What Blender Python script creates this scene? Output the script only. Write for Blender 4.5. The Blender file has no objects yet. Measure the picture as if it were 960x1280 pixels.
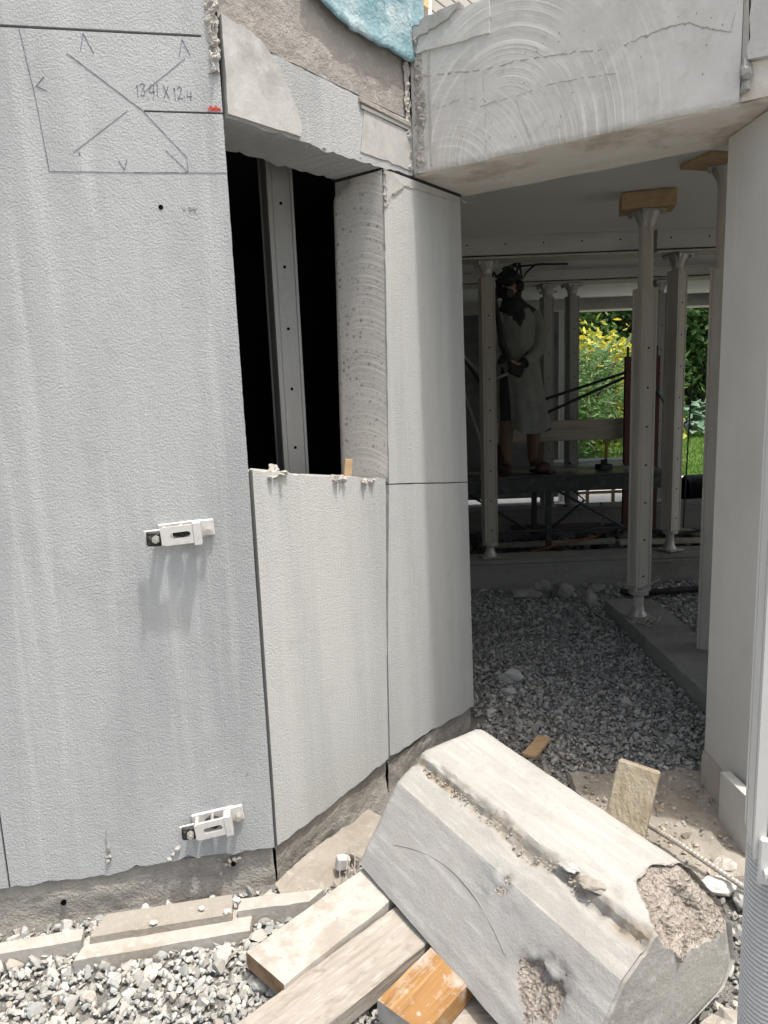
import bpy, bmesh, math, random
import numpy as np
from mathutils import Vector, Matrix, noise
R = random.Random(7); RNG = np.random.default_rng(7)
SC = bpy.context.scene; COL = SC.collection
rad = math.radians

# ------------------------------------------------------------------ camera
EYE = np.array([0., 0., 1.6])
PITCH, ROLL, FOC = rad(9.771), rad(2.248), 900.0
FW = np.array([0, math.cos(PITCH), -math.sin(PITCH)])
_r0 = np.array([1., 0, 0]); _u0 = np.cross(_r0, FW)
RT = _r0 * math.cos(ROLL) - _u0 * math.sin(ROLL)
UP = _u0 * math.cos(ROLL) + _r0 * math.sin(ROLL)
cam = bpy.data.cameras.new('camera'); co = bpy.data.objects.new('camera', cam); COL.objects.link(co)
co.matrix_world = Matrix(((RT[0], UP[0], -FW[0], EYE[0]), (RT[1], UP[1], -FW[1], EYE[1]), (RT[2], UP[2], -FW[2], EYE[2]), (0, 0, 0, 1)))
cam.sensor_fit = 'VERTICAL'; cam.sensor_height = 24; cam.lens = 24 * FOC / 1280; cam.clip_start = .05; cam.clip_end = 2000
SC.camera = co

# ------------------------------------------------------------------ light
SUN = Vector((.268, -.184, 1.0)).normalized()
w = bpy.data.worlds.new('World'); SC.world = w; w.use_nodes = True
nt = w.node_tree; sky = nt.nodes.new('ShaderNodeTexSky'); sky.sky_type = 'NISHITA'; sky.sun_disc = False
sky.sun_elevation = math.asin(SUN.z); sky.sun_rotation = math.atan2(SUN.x, SUN.y)
sky.air_density = 1.0; sky.dust_density = 6; sky.ozone_density = .4
hz = nt.nodes.new('ShaderNodeMix'); hz.data_type = 'RGBA'; hz.blend_type = 'MULTIPLY'; hz.inputs[0].default_value = 1; hz.inputs[7].default_value = (1, .985, .905, 1)   # thin white cloud over the blue
nt.links.new(sky.outputs[0], hz.inputs[6]); nt.links.new(hz.outputs[2], nt.nodes['Background'].inputs[0]); nt.nodes['Background'].inputs[1].default_value = .15
sl = bpy.data.lights.new('sun', 'SUN'); sl.energy = 2.0; sl.angle = rad(2.2); sl.color = (1, .975, .93)
so = bpy.data.objects.new('sun', sl); COL.objects.link(so); so.location = (3, -3, 12)
so.rotation_euler = SUN.to_track_quat('Z', 'Y').to_euler()
vs = SC.view_settings; vs.view_transform = 'Standard'; vs.look = 'None'; vs.gamma = 1; vs.use_curve_mapping = False
vs.exposure = .85
SC.cycles.diffuse_bounces = 8; SC.cycles.max_bounces = 14

# ------------------------------------------------------------------ materials
def C(r, g=None, b=None):
    return (r, r, r, 1) if g is None else (r, g, b, 1)
def mat(name, base, rough=.85, metal=0., layers=(), bumps=(), attr=None, stretch=None, spec=.3, trans=0., sss=0.):
    """base colour, colour layers (scale, colour, low, high, amount[, stretch]), bumps (scale, strength, distance[, kind])"""
    m = bpy.data.materials.new(name); m.use_nodes = True
    t = m.node_tree; N = t.nodes; L = t.links; b = N['Principled BSDF']
    b.inputs['Roughness'].default_value = rough; b.inputs['Metallic'].default_value = metal
    b.inputs['Specular IOR Level'].default_value = spec
    tc = N.new('ShaderNodeTexCoord')
    def coord(st):
        mp = N.new('ShaderNodeMapping')
        if st: mp.inputs['Scale'].default_value = st
        else: mp.inputs['Rotation'].default_value = (.53, .71, .94)
        L.new(tc.outputs['Object'], mp.inputs[0]); return mp.outputs[0]
    if attr:
        a = N.new('ShaderNodeAttribute'); a.attribute_name = attr
        mx = N.new('ShaderNodeMix'); mx.data_type = 'RGBA'; mx.blend_type = 'MULTIPLY'; mx.inputs[0].default_value = 1
        mx.inputs[6].default_value = base; L.new(a.outputs['Color'], mx.inputs[7]); col = mx.outputs[2]
    else:
        r = N.new('ShaderNodeRGB'); r.outputs[0].default_value = base; col = r.outputs[0]
    for ly in layers:
        sc_, c2, lo, hi, am = ly[:5]; st = ly[5] if len(ly) > 5 else stretch
        n = N.new('ShaderNodeTexNoise'); n.inputs['Scale'].default_value = sc_; n.inputs['Detail'].default_value = 6
        n.inputs['Roughness'].default_value = .62
        L.new(coord(st), n.inputs['Vector'])
        mr = N.new('ShaderNodeMapRange'); mr.inputs[1].default_value = lo; mr.inputs[2].default_value = hi
        mr.inputs[3].default_value = 0; mr.inputs[4].default_value = am; L.new(n.outputs['Fac'], mr.inputs[0])
        mx = N.new('ShaderNodeMix'); mx.data_type = 'RGBA'; L.new(mr.outputs[0], mx.inputs[0])
        L.new(col, mx.inputs[6]); mx.inputs[7].default_value = c2; col = mx.outputs[2]
    L.new(col, b.inputs['Base Color'])
    prev = None
    for bp in bumps:
        sc_, s_, d_ = bp[:3]; kind = bp[3] if len(bp) > 3 else 'noise'; st = bp[4] if len(bp) > 4 else stretch
        if kind == 'voronoi':
            n = N.new('ShaderNodeTexVoronoi'); n.inputs['Scale'].default_value = sc_; out = n.outputs['Distance']
        else:
            n = N.new('ShaderNodeTexNoise'); n.inputs['Scale'].default_value = sc_; n.inputs['Detail'].default_value = 6; n.inputs['Roughness'].default_value = .58; out = n.outputs['Fac']
        L.new(coord(st), n.inputs['Vector'])
        bm = N.new('ShaderNodeBump'); bm.inputs['Strength'].default_value = s_; bm.inputs['Distance'].default_value = d_
        L.new(out, bm.inputs['Height'])
        if prev: L.new(prev, bm.inputs['Normal'])
        prev = bm.outputs[0]
    if prev: L.new(prev, b.inputs['Normal'])
    if trans:
        tr = N.new('ShaderNodeBsdfTranslucent'); L.new(col, tr.inputs[0]); ms = N.new('ShaderNodeMixShader'); ms.inputs[0].default_value = trans
        L.new(b.outputs[0], ms.inputs[1]); L.new(tr.outputs[0], ms.inputs[2]); L.new(ms.outputs[0], N['Material Output'].inputs[0])
    m['_col'] = 0
    return m
def add_arcs(m, centre, ax, ay, scale, light, amount, bump, squash=1.0, fade=None, seed=0.):
    """saw-blade arcs: rings round a centre in object space, in the plane of axes ax, ay"""
    t = m.node_tree; N = t.nodes; L = t.links; b = N['Principled BSDF']
    tc = N.new('ShaderNodeTexCoord')
    sub = N.new('ShaderNodeVectorMath'); sub.operation = 'SUBTRACT'; sub.inputs[1].default_value = centre; L.new(tc.outputs['Object'], sub.inputs[0])
    comb = N.new('ShaderNodeCombineXYZ')
    for i, a in enumerate((ax, ay)):
        d = N.new('ShaderNodeVectorMath'); d.operation = 'DOT_PRODUCT'; d.inputs[1].default_value = a; L.new(sub.outputs[0], d.inputs[0])
        if i == 1 and squash != 1:
            mu = N.new('ShaderNodeMath'); mu.operation = 'MULTIPLY'; mu.inputs[1].default_value = squash; L.new(d.outputs['Value'], mu.inputs[0]); L.new(mu.outputs[0], comb.inputs[i])
        else: L.new(d.outputs['Value'], comb.inputs[i])
    ln = N.new('ShaderNodeVectorMath'); ln.operation = 'LENGTH'; L.new(comb.outputs[0], ln.inputs[0])
    nz = N.new('ShaderNodeTexNoise'); nz.noise_dimensions = '1D'; nz.inputs['Scale'].default_value = scale; nz.inputs['Detail'].default_value = 5; nz.inputs['Roughness'].default_value = .7
    L.new(ln.outputs['Value'], nz.inputs['W'])
    # arcs come and go
    n2 = N.new('ShaderNodeTexNoise'); n2.inputs['Scale'].default_value = 4; n2.inputs['Detail'].default_value = 5; mpn = N.new('ShaderNodeMapping'); mpn.inputs['Location'].default_value = (seed, seed, 0); L.new(tc.outputs['Object'], mpn.inputs[0]); L.new(mpn.outputs[0], n2.inputs['Vector'])
    mr2 = N.new('ShaderNodeMapRange'); mr2.inputs[1].default_value = .38; mr2.inputs[2].default_value = .56; L.new(n2.outputs['Fac'], mr2.inputs[0])
    fac = mr2.outputs[0]
    if fade:
        mr3 = N.new('ShaderNodeMapRange'); mr3.inputs[1].default_value = fade[1]; mr3.inputs[2].default_value = fade[0]; L.new(ln.outputs['Value'], mr3.inputs[0])
        mm = N.new('ShaderNodeMath'); mm.operation = 'MULTIPLY'; L.new(fac, mm.inputs[0]); L.new(mr3.outputs[0], mm.inputs[1]); fac = mm.outputs[0]
    mr = N.new('ShaderNodeMapRange'); mr.inputs[1].default_value = .5; mr.inputs[2].default_value = .66; mr.inputs[4].default_value = amount; L.new(nz.outputs['Fac'], mr.inputs[0])
    mm = N.new('ShaderNodeMath'); mm.operation = 'MULTIPLY'; L.new(mr.outputs[0], mm.inputs[0]); L.new(fac, mm.inputs[1])
    src = b.inputs['Base Color'].links[0].from_socket
    mx = N.new('ShaderNodeMix'); mx.data_type = 'RGBA'; L.new(mm.outputs[0], mx.inputs[0]); L.new(src, mx.inputs[6]); mx.inputs[7].default_value = light
    L.new(mx.outputs[2], b.inputs['Base Color'])
    hh = N.new('ShaderNodeMath'); hh.operation = 'MULTIPLY'; L.new(nz.outputs['Fac'], hh.inputs[0]); L.new(fac, hh.inputs[1])
    bm = N.new('ShaderNodeBump'); bm.inputs['Strength'].default_value = bump; bm.inputs['Distance'].default_value = .006; L.new(hh.outputs[0], bm.inputs['Height'])
    if b.inputs['Normal'].links: L.new(b.inputs['Normal'].links[0].from_socket, bm.inputs['Normal'])
    L.new(bm.outputs[0], b.inputs['Normal'])
def add_spots(m, scale, colour, thr, amount):
    """exposed aggregate: stones of their own colour in the cut face"""
    t = m.node_tree; N = t.nodes; L = t.links; b = N['Principled BSDF']
    tc = N.new('ShaderNodeTexCoord')
    v = N.new('ShaderNodeTexVoronoi'); v.inputs['Scale'].default_value = scale; L.new(tc.outputs['Object'], v.inputs['Vector'])
    mr = N.new('ShaderNodeMapRange'); mr.inputs[1].default_value = thr; mr.inputs[2].default_value = thr * .8; mr.inputs[4].default_value = amount
    L.new(v.outputs['Distance'], mr.inputs[0])
    bw = N.new('ShaderNodeSeparateColor'); L.new(v.outputs['Color'], bw.inputs[0])
    mm = N.new('ShaderNodeMath'); mm.operation = 'MULTIPLY'; L.new(mr.outputs[0], mm.inputs[0]); L.new(bw.outputs[0], mm.inputs[1])
    src = b.inputs['Base Color'].links[0].from_socket
    mx = N.new('ShaderNodeMix'); mx.data_type = 'RGBA'; L.new(mm.outputs[0], mx.inputs[0]); L.new(src, mx.inputs[6]); mx.inputs[7].default_value = colour
    L.new(mx.outputs[2], b.inputs['Base Color'])

VS = (1, 1, .12)
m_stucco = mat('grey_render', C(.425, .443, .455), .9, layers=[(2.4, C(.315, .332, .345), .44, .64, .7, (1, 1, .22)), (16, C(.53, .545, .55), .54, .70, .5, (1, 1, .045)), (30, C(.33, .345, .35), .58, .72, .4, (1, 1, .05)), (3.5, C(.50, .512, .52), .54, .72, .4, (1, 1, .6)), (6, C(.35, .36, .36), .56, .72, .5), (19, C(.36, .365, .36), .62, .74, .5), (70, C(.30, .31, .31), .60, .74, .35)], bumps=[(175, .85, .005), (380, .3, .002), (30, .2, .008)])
m_stucco2 = mat('pale_render', C(.485, .497, .492), .9, layers=[(3.5, C(.375, .388, .388), .47, .62, .7, (1, 1, .06)), (14, C(.56, .57, .56), .56, .74, .35, (1, 1, .05)), (9, C(.40, .40, .385), .58, .72, .45), (60, C(.36, .365, .36), .62, .76, .4)], bumps=[(165, .65, .005), (380, .3, .002), (30, .15, .008)])
m_conc = mat('light_concrete', C(.44, .44, .43), .88, layers=[(5, C(.31, .307, .30), .45, .64, .8), (11, C(.27, .26, .245), .58, .72, .6), (18, C(.55, .545, .53), .5, .72, .6), (40, C(.3, .29, .275), .6, .72, .5), (120, C(.25, .24, .23), .66, .72, .6)], bumps=[(120, .3, .003), (25, .3, .006)])
m_beamf = mat('sawn_concrete', C(.555, .55, .535), .85, layers=[(2.5, C(.43, .42, .40), .45, .66, .8), (9, C(.64, .635, .615), .5, .72, .6), (26, C(.42, .41, .39), .55, .70, .6), (5, C(.40, .38, .35), .56, .7, .7, (1, 1, .25)), (70, C(.2, .2, .2), .69, .74, .7)], bumps=[(140, .25, .002), (30, .2, .004)])
m_soffit = mat('dusty_soffit', C(.64, .61, .56), .9, layers=[(3, C(.42, .365, .31), .53, .64, .9, (1, 1, 1)), (12, C(.68, .66, .62), .5, .75, .5)], bumps=[(100, .3, .003)])
m_brown = mat('rough_brown_concrete', C(.33, .312, .292), .95, layers=[(4, C(.27, .25, .235), .45, .65, .8), (30, C(.50, .48, .46), .55, .75, .6), (140, C(.14, .13, .12), .62, .7, .7)], bumps=[(150, .7, .006), (45, .6, .01)])
m_foot = mat('footing_concrete', C(.36, .345, .315), .93, layers=[(4, C(.22, .205, .185), .42, .65, .8), (22, C(.45, .43, .40), .52, .75, .7), (90, C(.15, .14, .13), .63, .72, .6)], bumps=[(120, .6, .006), (30, .6, .014)])
m_jamb = mat('sawn_jamb_concrete', C(.56, .55, .525), .85, layers=[(6, C(.47, .46, .44), .45, .7, .6)], bumps=[(150, .25, .002)])
add_spots(m_jamb, 40, C(.24, .24, .235), .30, .95); add_spots(m_jamb, 95, C(.3, .295, .29), .36, .8)
m_core = mat('wall_core_concrete', C(.3, .3, .29), .95, bumps=[(60, .4, .006)])
m_block = mat('dusty_white_concrete', C(.37, .37, .36), .92, attr='tint', layers=[(9, C(.33, .32, .30), .48, .66, .5, (.15, 1, 1)), (34, C(.47, .467, .455), .5, .66, .6, (.10, 1, 1)), (7, C(.31, .30, .285), .50, .66, .65), (60, C(.29, .275, .25), .6, .70, .55), (150, C(.2, .19, .175), .63, .72, .6)], bumps=[(130, .5, .004), (40, .35, .006, 'noise', (.3, 1, 1))])
m_break = mat('broken_concrete', C(.42, .375, .335), .95, layers=[(30, C(.25, .22, .19), .45, .62, .8), (70, C(.46, .43, .40), .52, .68, .8), (150, C(.14, .12, .1), .6, .7, .7)], bumps=[(85, .9, .014, 'voronoi'), (40, .7, .014), (160, .7, .005)])
m_stone = mat('crushed_stone', C(.35, .35, .335), .9, attr='tint', layers=[(90, C(.3, .3, .3), .55, .75, .4)], bumps=[(160, .4, .003)])
m_under = mat('stone_dust', C(.24, .235, .225), .95, layers=[(30, C(.3, .3, .29), .5, .7, .7), (120, C(.08, .08, .08), .55, .7, .7)], bumps=[(90, .9, .02), (30, .8, .03)])
m_earth = mat('ground_earth', C(.2, .19, .165), .95, layers=[(3, C(.12, .13, .08), .45, .65, .8)], bumps=[(20, .6, .05)])
m_paving = mat('pale_paving', C(.52, .51, .48), .9, layers=[(3, C(.4, .39, .37), .45, .7, .7)], bumps=[(60, .4, .01)])
m_lawn = mat('lawn_soil', C(.075, .125, .03), .95, layers=[(4, C(.1, .15, .04), .4, .7, .8)], bumps=[(60, .7, .03)])
m_alu = mat('dull_aluminium', C(.52, .495, .45), .6, .1, layers=[(5, C(.38, .35, .31), .45, .7, .7, (1, 1, .3)), (60, C(.62, .61, .59), .55, .75, .5)], bumps=[(90, .15, .002)])
m_alud = mat('shaded_brown_aluminium', C(.40, .38, .34), .6, .15, layers=[(6, C(.29, .27, .24), .46, .68, .7, (1, 1, .25)), (40, C(.48, .465, .43), .55, .75, .5)], bumps=[(90, .15, .002)])  # the prop aluminium again, darkened so its colour carries the room's shade
m_alug = mat('shaded_grey_aluminium', C(.34, .345, .34), .6, .15, layers=[(6, C(.26, .26, .255), .46, .68, .7, (1, 1, .2)), (40, C(.42, .42, .41), .55, .75, .5)], bumps=[(90, .15, .002)])  # grey prop metal with the interior shade mixed into its colour
m_aluw = mat('pale_aluminium', C(.66, .655, .64), .55, .1, layers=[(6, C(.55, .54, .52), .5, .7, .6, (1, 1, .3)), (60, C(.74, .735, .72), .55, .75, .5)], bumps=[(90, .12, .002)])
m_galv = mat('dusty_steel', C(.45, .44, .42), .55, .6, layers=[(25, C(.6, .58, .55), .5, .7, .7)], bumps=[(80, .3, .003)])
m_bracket = mat('cast_aluminium', C(.60, .60, .59), .5, .25, layers=[(22, C(.44, .44, .43), .48, .66, .7), (70, C(.3, .29, .27), .6, .72, .7)], bumps=[(120, .2, .002)])
m_black = mat('black_plastic', C(.018, .018, .02), .5, layers=[(60, C(.25, .24, .23), .55, .75, .6)])
m_rubber = mat('black_rubber', C(.02, .02, .022), .55)
m_void = mat('black_void', C(.006), .95, spec=0)
m_cable = mat('black_cable', C(.022, .023, .026), .6)
m_ocable = mat('orange_cable', C(.22, .08, .035), .6)
m_ceil = mat('painted_ceiling', C(.72, .735, .72), .9, layers=[(1.2, C(.67, .685, .67), .45, .7, .7)], bumps=[(60, .08, .003)])
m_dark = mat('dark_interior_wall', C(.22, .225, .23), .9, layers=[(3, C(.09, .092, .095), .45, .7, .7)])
m_sill = mat('grey_upstand', C(.55, .545, .52), .9, layers=[(4, C(.3, .3, .285), .45, .7, .7, (.3, 1, 1)), (50, C(.5, .49, .47), .55, .7, .5)], bumps=[(60, .4, .006)])
m_woodg = mat('weathered_wood', C(.34, .315, .28), .9, layers=[(5, C(.25, .22, .19), .45, .66, .8, (1, 9, 9)), (20, C(.43, .415, .385), .5, .7, .8, (.8, 3, 3)), (14, C(.2, .175, .145), .58, .7, .7), (60, C(.14, .12, .1), .66, .74, .8)], bumps=[(30, .6, .006, 'noise', (.15, 3, 3)), (120, .3, .002)])
m_woodw = mat('dust_covered_wood', C(.42, .41, .385), .95, layers=[(5, C(.31, .28, .235), .5, .62, .7), (14, C(.32, .295, .26), .46, .60, .85), (50, C(.25, .22, .19), .6, .74, .7), (9, C(.4, .36, .3), .6, .72, .5, (.5, 6, 6))], bumps=[(60, .5, .004), (16, .4, .008)])
m_woodend = mat('brown_end_grain', C(.29, .2, .12), .9, layers=[(14, C(.15, .1, .06), .45, .65, .8)], bumps=[(60, .4, .004)])
m_woodo = mat('orange_wood', C(.31, .17, .065), .65, layers=[(5, C(.19, .09, .035), .46, .66, .8, (.5, 7, 7)), (12, C(.40, .27, .13), .5, .68, .8, (.35, 8, 8)), (9, C(.42, .405, .375), .52, .66, .85, (1, 1.3, 1)), (45, C(.42, .405, .375), .58, .70, .7), (60, C(.08, .05, .03), .66, .74, .7)], bumps=[(30, .4, .004, 'noise', (.12, 3, 3))])
m_woodp = mat('packing_wood', C(.46, .33, .2), .85, layers=[(6, C(.33, .22, .12), .45, .65, .8, (1, 7, 7))], bumps=[(30, .3, .004, 'noise', (.2, 3, 3))])
m_woody = mat('mouldy_wood_block', C(.34, .30, .225), .95, layers=[(9, C(.24, .19, .12), .48, .66, .8, (1.3, 1.3, .5)), (26, C(.45, .42, .35), .54, .7, .8), (70, C(.16, .13, .09), .64, .74, .7)], bumps=[(40, .9, .012, 'noise', (1.5, 1.5, .4)), (120, .5, .004)])
m_rub = mat('dusty_rubble', C(.25, .24, .225), .95, layers=[(12, C(.35, .34, .32), .5, .7, .7)], bumps=[(60, .5, .006)])
m_dsill = mat('shaded_grey_concrete', C(.27, .268, .25), .92, layers=[(5, C(.18, .178, .165), .46, .66, .8, (.4, 1, 1)), (40, C(.36, .35, .33), .54, .7, .6)], bumps=[(60, .5, .006)])  # upstand and kerb concrete, darkened to hold the indoor shade in its colour
m_board = mat('grey_board', C(.36, .33, .28), .9, layers=[(6, C(.24, .21, .17), .45, .66, .8, (.4, 5, 5))], bumps=[(30, .3, .003)])
m_rust = mat('rust_red_paint', C(.10, .045, .04), .7, layers=[(14, C(.09, .035, .03), .45, .65, .8), (60, C(.16, .09, .075), .6, .75, .6)], bumps=[(60, .3, .004)])
m_frame = mat('white_frame', C(.72, .73, .74), .5)
m_blue = mat('blue_membrane', C(.19, .315, .36), .6, layers=[(12, C(.31, .42, .45), .48, .66, .7, (1, 1, .5)), (40, C(.10, .30, .36), .58, .68, .8), (5, C(.46, .54, .55), .54, .68, .7), (18, C(.08, .2, .25), .6, .7, .7, (1, 1, .3))], bumps=[(25, .8, .015), (80, .6, .006)])
m_mortar = mat('crumbly_mortar', C(.45, .435, .41), .95, layers=[(30, C(.31, .285, .255), .48, .68, .8)], bumps=[(90, .9, .008)])
m_tan = mat('tan_mortar', C(.31, .288, .255), .95, layers=[(6, C(.25, .225, .19), .45, .65, .8), (40, C(.40, .38, .35), .55, .72, .7), (110, C(.2, .17, .14), .64, .72, .6)], bumps=[(90, .6, .005), (20, .5, .012)])
m_paver = mat('dusty_paver', C(.38, .365, .34), .92, layers=[(6, C(.30, .265, .22), .46, .62, .8), (40, C(.52, .51, .49), .5, .72, .6)], bumps=[(90, .4, .004)])
m_rebar = mat('rebar_steel', C(.42, .4, .37), .6, .4, layers=[(40, C(.3, .22, .16), .5, .7, .7)], bumps=[(90, .3, .002)])
m_insul = mat('white_insulation', C(.5, .495, .475), .9, layers=[(20, C(.6, .59, .56), .5, .7, .6)], bumps=[(120, .3, .003)])
m_pencil = mat('blue_grey_pencil', C(.09, .10, .15), .8, layers=[(70, C(.36, .37, .39), .48, .66, .7)])
m_red = mat('red_crayon', C(.6, .06, .04), .8)
m_coat = mat('grey_rain_coat', C(.27, .29, .275), .75, layers=[(6, C(.19, .2, .19), .45, .68, .7), (22, C(.36, .385, .37), .55, .72, .5)], bumps=[(14, .5, .02), (50, .3, .005)], trans=.15)
m_cloth = mat('dark_work_clothes', C(.035, .035, .04), .9, bumps=[(60, .3, .004)])
m_skin = mat('skin', C(.42, .25, .17), .6)
m_trouser = mat('brown_trousers', C(.16, .105, .075), .9, bumps=[(60, .3, .004)])
m_boot = mat('brown_boot_leather', C(.05, .033, .025), .6, bumps=[(60, .3, .003)])
m_hose = mat('pale_hose', C(.3, .3, .29), .6)
m_bark = mat('bark', C(.12, .09, .065), .95, bumps=[(20, .8, .03)])
m_leaf = mat('leaf', C(1, 1, 1), .55, attr='tint', trans=.3)
m_grass = mat('grass_blade', C(1, 1, 1), .6, attr='tint', trans=.3)
m_facade = mat('white_facade', C(.62, .63, .65), .9, bumps=[(120, .3, .003)])
m_slat = mat('grey_slat', C(.36, .345, .32), .7)
m_ywood = mat('yellow_trim_wood', C(.6, .5, .3), .7, layers=[(6, C(.48, .37, .2), .45, .66, .7, (1, 1, 6))])

# ------------------------------------------------------------------ building blocks
def tag(o, label=None, cat=None, group=None, kind=None):
    if label: o['label'] = label
    if cat: o['category'] = cat
    if group: o['group'] = group
    if kind: o['kind'] = kind
    return o
def thing(name, loc, label, cat, group=None, rz=0):
    o = bpy.data.objects.new(name, None); o.empty_display_size = .05; o.location = loc; o.rotation_euler.z = rz; COL.objects.link(o)
    return tag(o, label, cat, group)
class MB:
    """collects shapes in world space; build() links them as one mesh object"""
    def __init__(s): s.v = []; s.f = []; s.mi = []; s.tint = None
    def add(s, vs, fs, mi=0):
        k = len(s.v); s.v += [tuple(map(float, p)) for p in vs]; s.f += [tuple(i + k for i in f) for f in fs]; s.mi += [mi] * len(fs); return s
    def box(s, c, size, M=None, mi=0, bev=0.0):
        hx, hy, hz = [a / 2 for a in size]
        M = M or Matrix.Identity(3)
        if bev <= 0:
            vs = [M @ Vector((x, y, z)) + Vector(c) for x in (-hx, hx) for y in (-hy, hy) for z in (-hz, hz)]
            return s.add(vs, [(0, 1, 3, 2), (4, 6, 7, 5), (0, 4, 5, 1), (2, 3, 7, 6), (0, 2, 6, 4), (1, 5, 7, 3)], mi)
        bm = bmesh.new(); bmesh.ops.create_cube(bm, size=1)
        for v in bm.verts: v.co = Vector((v.co.x * hx * 2, v.co.y * hy * 2, v.co.z * hz * 2))
        bmesh.ops.bevel(bm, geom=bm.edges[:], offset=bev, segments=1, affect='EDGES', profile=.5)
        bm.verts.index_update()
        s.add([M @ v.co + Vector(c) for v in bm.verts], [[v.index for v in f.verts] for f in bm.faces], mi); bm.free(); return s
    def tube(s, pts, r, n=8, cap=True, mi=0):
        pts = [Vector(p) for p in pts]; rs = r if isinstance(r, (list, tuple)) else [r] * len(pts)
        vs = []; prev = None
        for i, p in enumerate(pts):
            d = (pts[min(i + 1, len(pts) - 1)] - pts[max(i - 1, 0)]).normalized()
            a = Vector((0, 0, 1)) if abs(d.z) < .9 else Vector((1, 0, 0))
            if prev is not None: a = prev
            x = (a - d * a.dot(d)).normalized(); y = d.cross(x); prev = x
            for k in range(n):
                q = 2 * math.pi * k / n; vs.append(p + x * math.cos(q) * rs[i] + y * math.sin(q) * rs[i])
        fs = []
        for i in range(len(pts) - 1):
            for k in range(n):
                fs.append((i * n + k, i * n + (k + 1) % n, (i + 1) * n + (k + 1) % n, (i + 1) * n + k))
        if cap:
            fs.append(tuple(range(n - 1, -1, -1))); fs.append(tuple((len(pts) - 1) * n + k for k in range(n)))
        return s.add(vs, fs, mi)
    def lathe(s, c, prof, n=20, mi=0):
        """prof: (r, z) pairs bottom to top"""
        vs = []; fs = []
        for r, z in prof:
            for k in range(n):
                q = 2 * math.pi * k / n; vs.append((c[0] + r * math.cos(q), c[1] + r * math.sin(q), c[2] + z))
        for i in range(len(prof) - 1):
            for k in range(n): fs.append((i * n + k, i * n + (k + 1) % n, (i + 1) * n + (k + 1) % n, (i + 1) * n + k))
        fs.append(tuple(range(n - 1, -1, -1))); fs.append(tuple((len(prof) - 1) * n + k for k in range(n)))
        return s.add(vs, fs, mi)
    def extr(s, outline, fn, t0, t1, mi=0):
        """2-D outline (s, z) through fn(s, z, t), extruded from depth t0 to t1"""
        n = len(outline)
        vs = [fn(a, b, t0) for a, b in outline] + [fn(a, b, t1) for a, b in outline]
        fs = [tuple(range(n)), tuple(range(2 * n - 1, n - 1, -1))] + [(i, i + n, (i + 1) % n + n, (i + 1) % n) for i in range(n)]
        return s.add(vs, fs, mi)
    def prism(s, poly, z0, z1, mi=0): return s.extr(poly, lambda a, b, t: (a, b, t), z0, z1, mi)
    def grid(s, fn, nu, nv, mi=0):
        vs = [fn(i / nu, j / nv) for j in range(nv + 1) for i in range(nu + 1)]
        fs = [(j * (nu + 1) + i, j * (nu + 1) + i + 1, (j + 1) * (nu + 1) + i + 1, (j + 1) * (nu + 1) + i) for j in range(nv) for i in range(nu)]
        return s.add(vs, fs, mi)
    def lump(s, c, size, seed=0, sub=2, rough=.35, M=None, mi=0, cuts=5):
        bm = bmesh.new(); bmesh.ops.create_icosphere(bm, subdivisions=sub, radius=1)
        rr = random.Random(seed); M = M or Matrix.Rotation(rr.uniform(0, 6.28), 3, 'Z')
        pl = [Vector((rr.gauss(0, 1), rr.gauss(0, 1), rr.gauss(0, 1))).normalized() for _ in range(cuts)]
        out = []
        for v in bm.verts:
            p = v.co.copy()
            for n_ in pl:
                e = p.dot(n_) - .62
                if e > 0: p -= n_ * e
            p += v.co * rough * noise.noise(v.co * 1.9 + Vector((seed * 3.1, 0, 0)))
            out.append(M @ Vector((p.x * size[0], p.y * size[1], p.z * size[2])) + Vector(c))
        bm.verts.index_update()
        s.add(out, [[v.index for v in f.verts] for f in bm.faces], mi); bm.free(); return s
    def build(s, name, mats, parent=None, smooth=False, label=None, cat=None, group=None, kind=None, tints=None, fix=True):
        mats = mats if isinstance(mats, (list, tuple)) else [mats]
        V = np.array(s.v)
        if parent is None:
            lo = V.min(0); hi = V.max(0); loc = Vector(((lo[0] + hi[0]) / 2, (lo[1] + hi[1]) / 2, lo[2])); inv = Matrix.Translation(-loc)
        else:
            par = parent; inv = par_world(parent).inverted(); loc = Vector((0, 0, 0))
        me = bpy.data.meshes.new(name); me.from_pydata([inv @ Vector(p) for p in s.v], [], s.f)
        for m in mats: me.materials.append(m)
        if len(mats) > 1: me.polygons.foreach_set('material_index', s.mi)
        if fix:
            bm = bmesh.new(); bm.from_mesh(me); bmesh.ops.recalc_face_normals(bm, faces=bm.faces[:]); bm.to_mesh(me); bm.free()
        if smooth: (me.polygons.foreach_set('use_smooth', [True] * len(me.polygons)), me.set_sharp_from_angle(angle=rad(38)))
        if tints is not None:
            a = me.color_attributes.new('tint', 'FLOAT_COLOR', 'POINT')
            T = np.ones((len(s.v), 4), dtype=np.float32); T[:, :3] = np.asarray(tints, dtype=np.float32).reshape(len(s.v), -1); a.data.foreach_set('color', T.ravel())
        o = bpy.data.objects.new(name, me); COL.objects.link(o); o.location = loc
        if parent: o.parent = parent
        return tag(o, label, cat, group, kind)
def par_world(o):
    m = Matrix.Translation(o.location) @ o.rotation_euler.to_matrix().to_4x4()
    return par_world(o.parent) @ m if o.parent else m
def rotz(a): return Matrix.Rotation(a, 3, 'Z')
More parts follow.
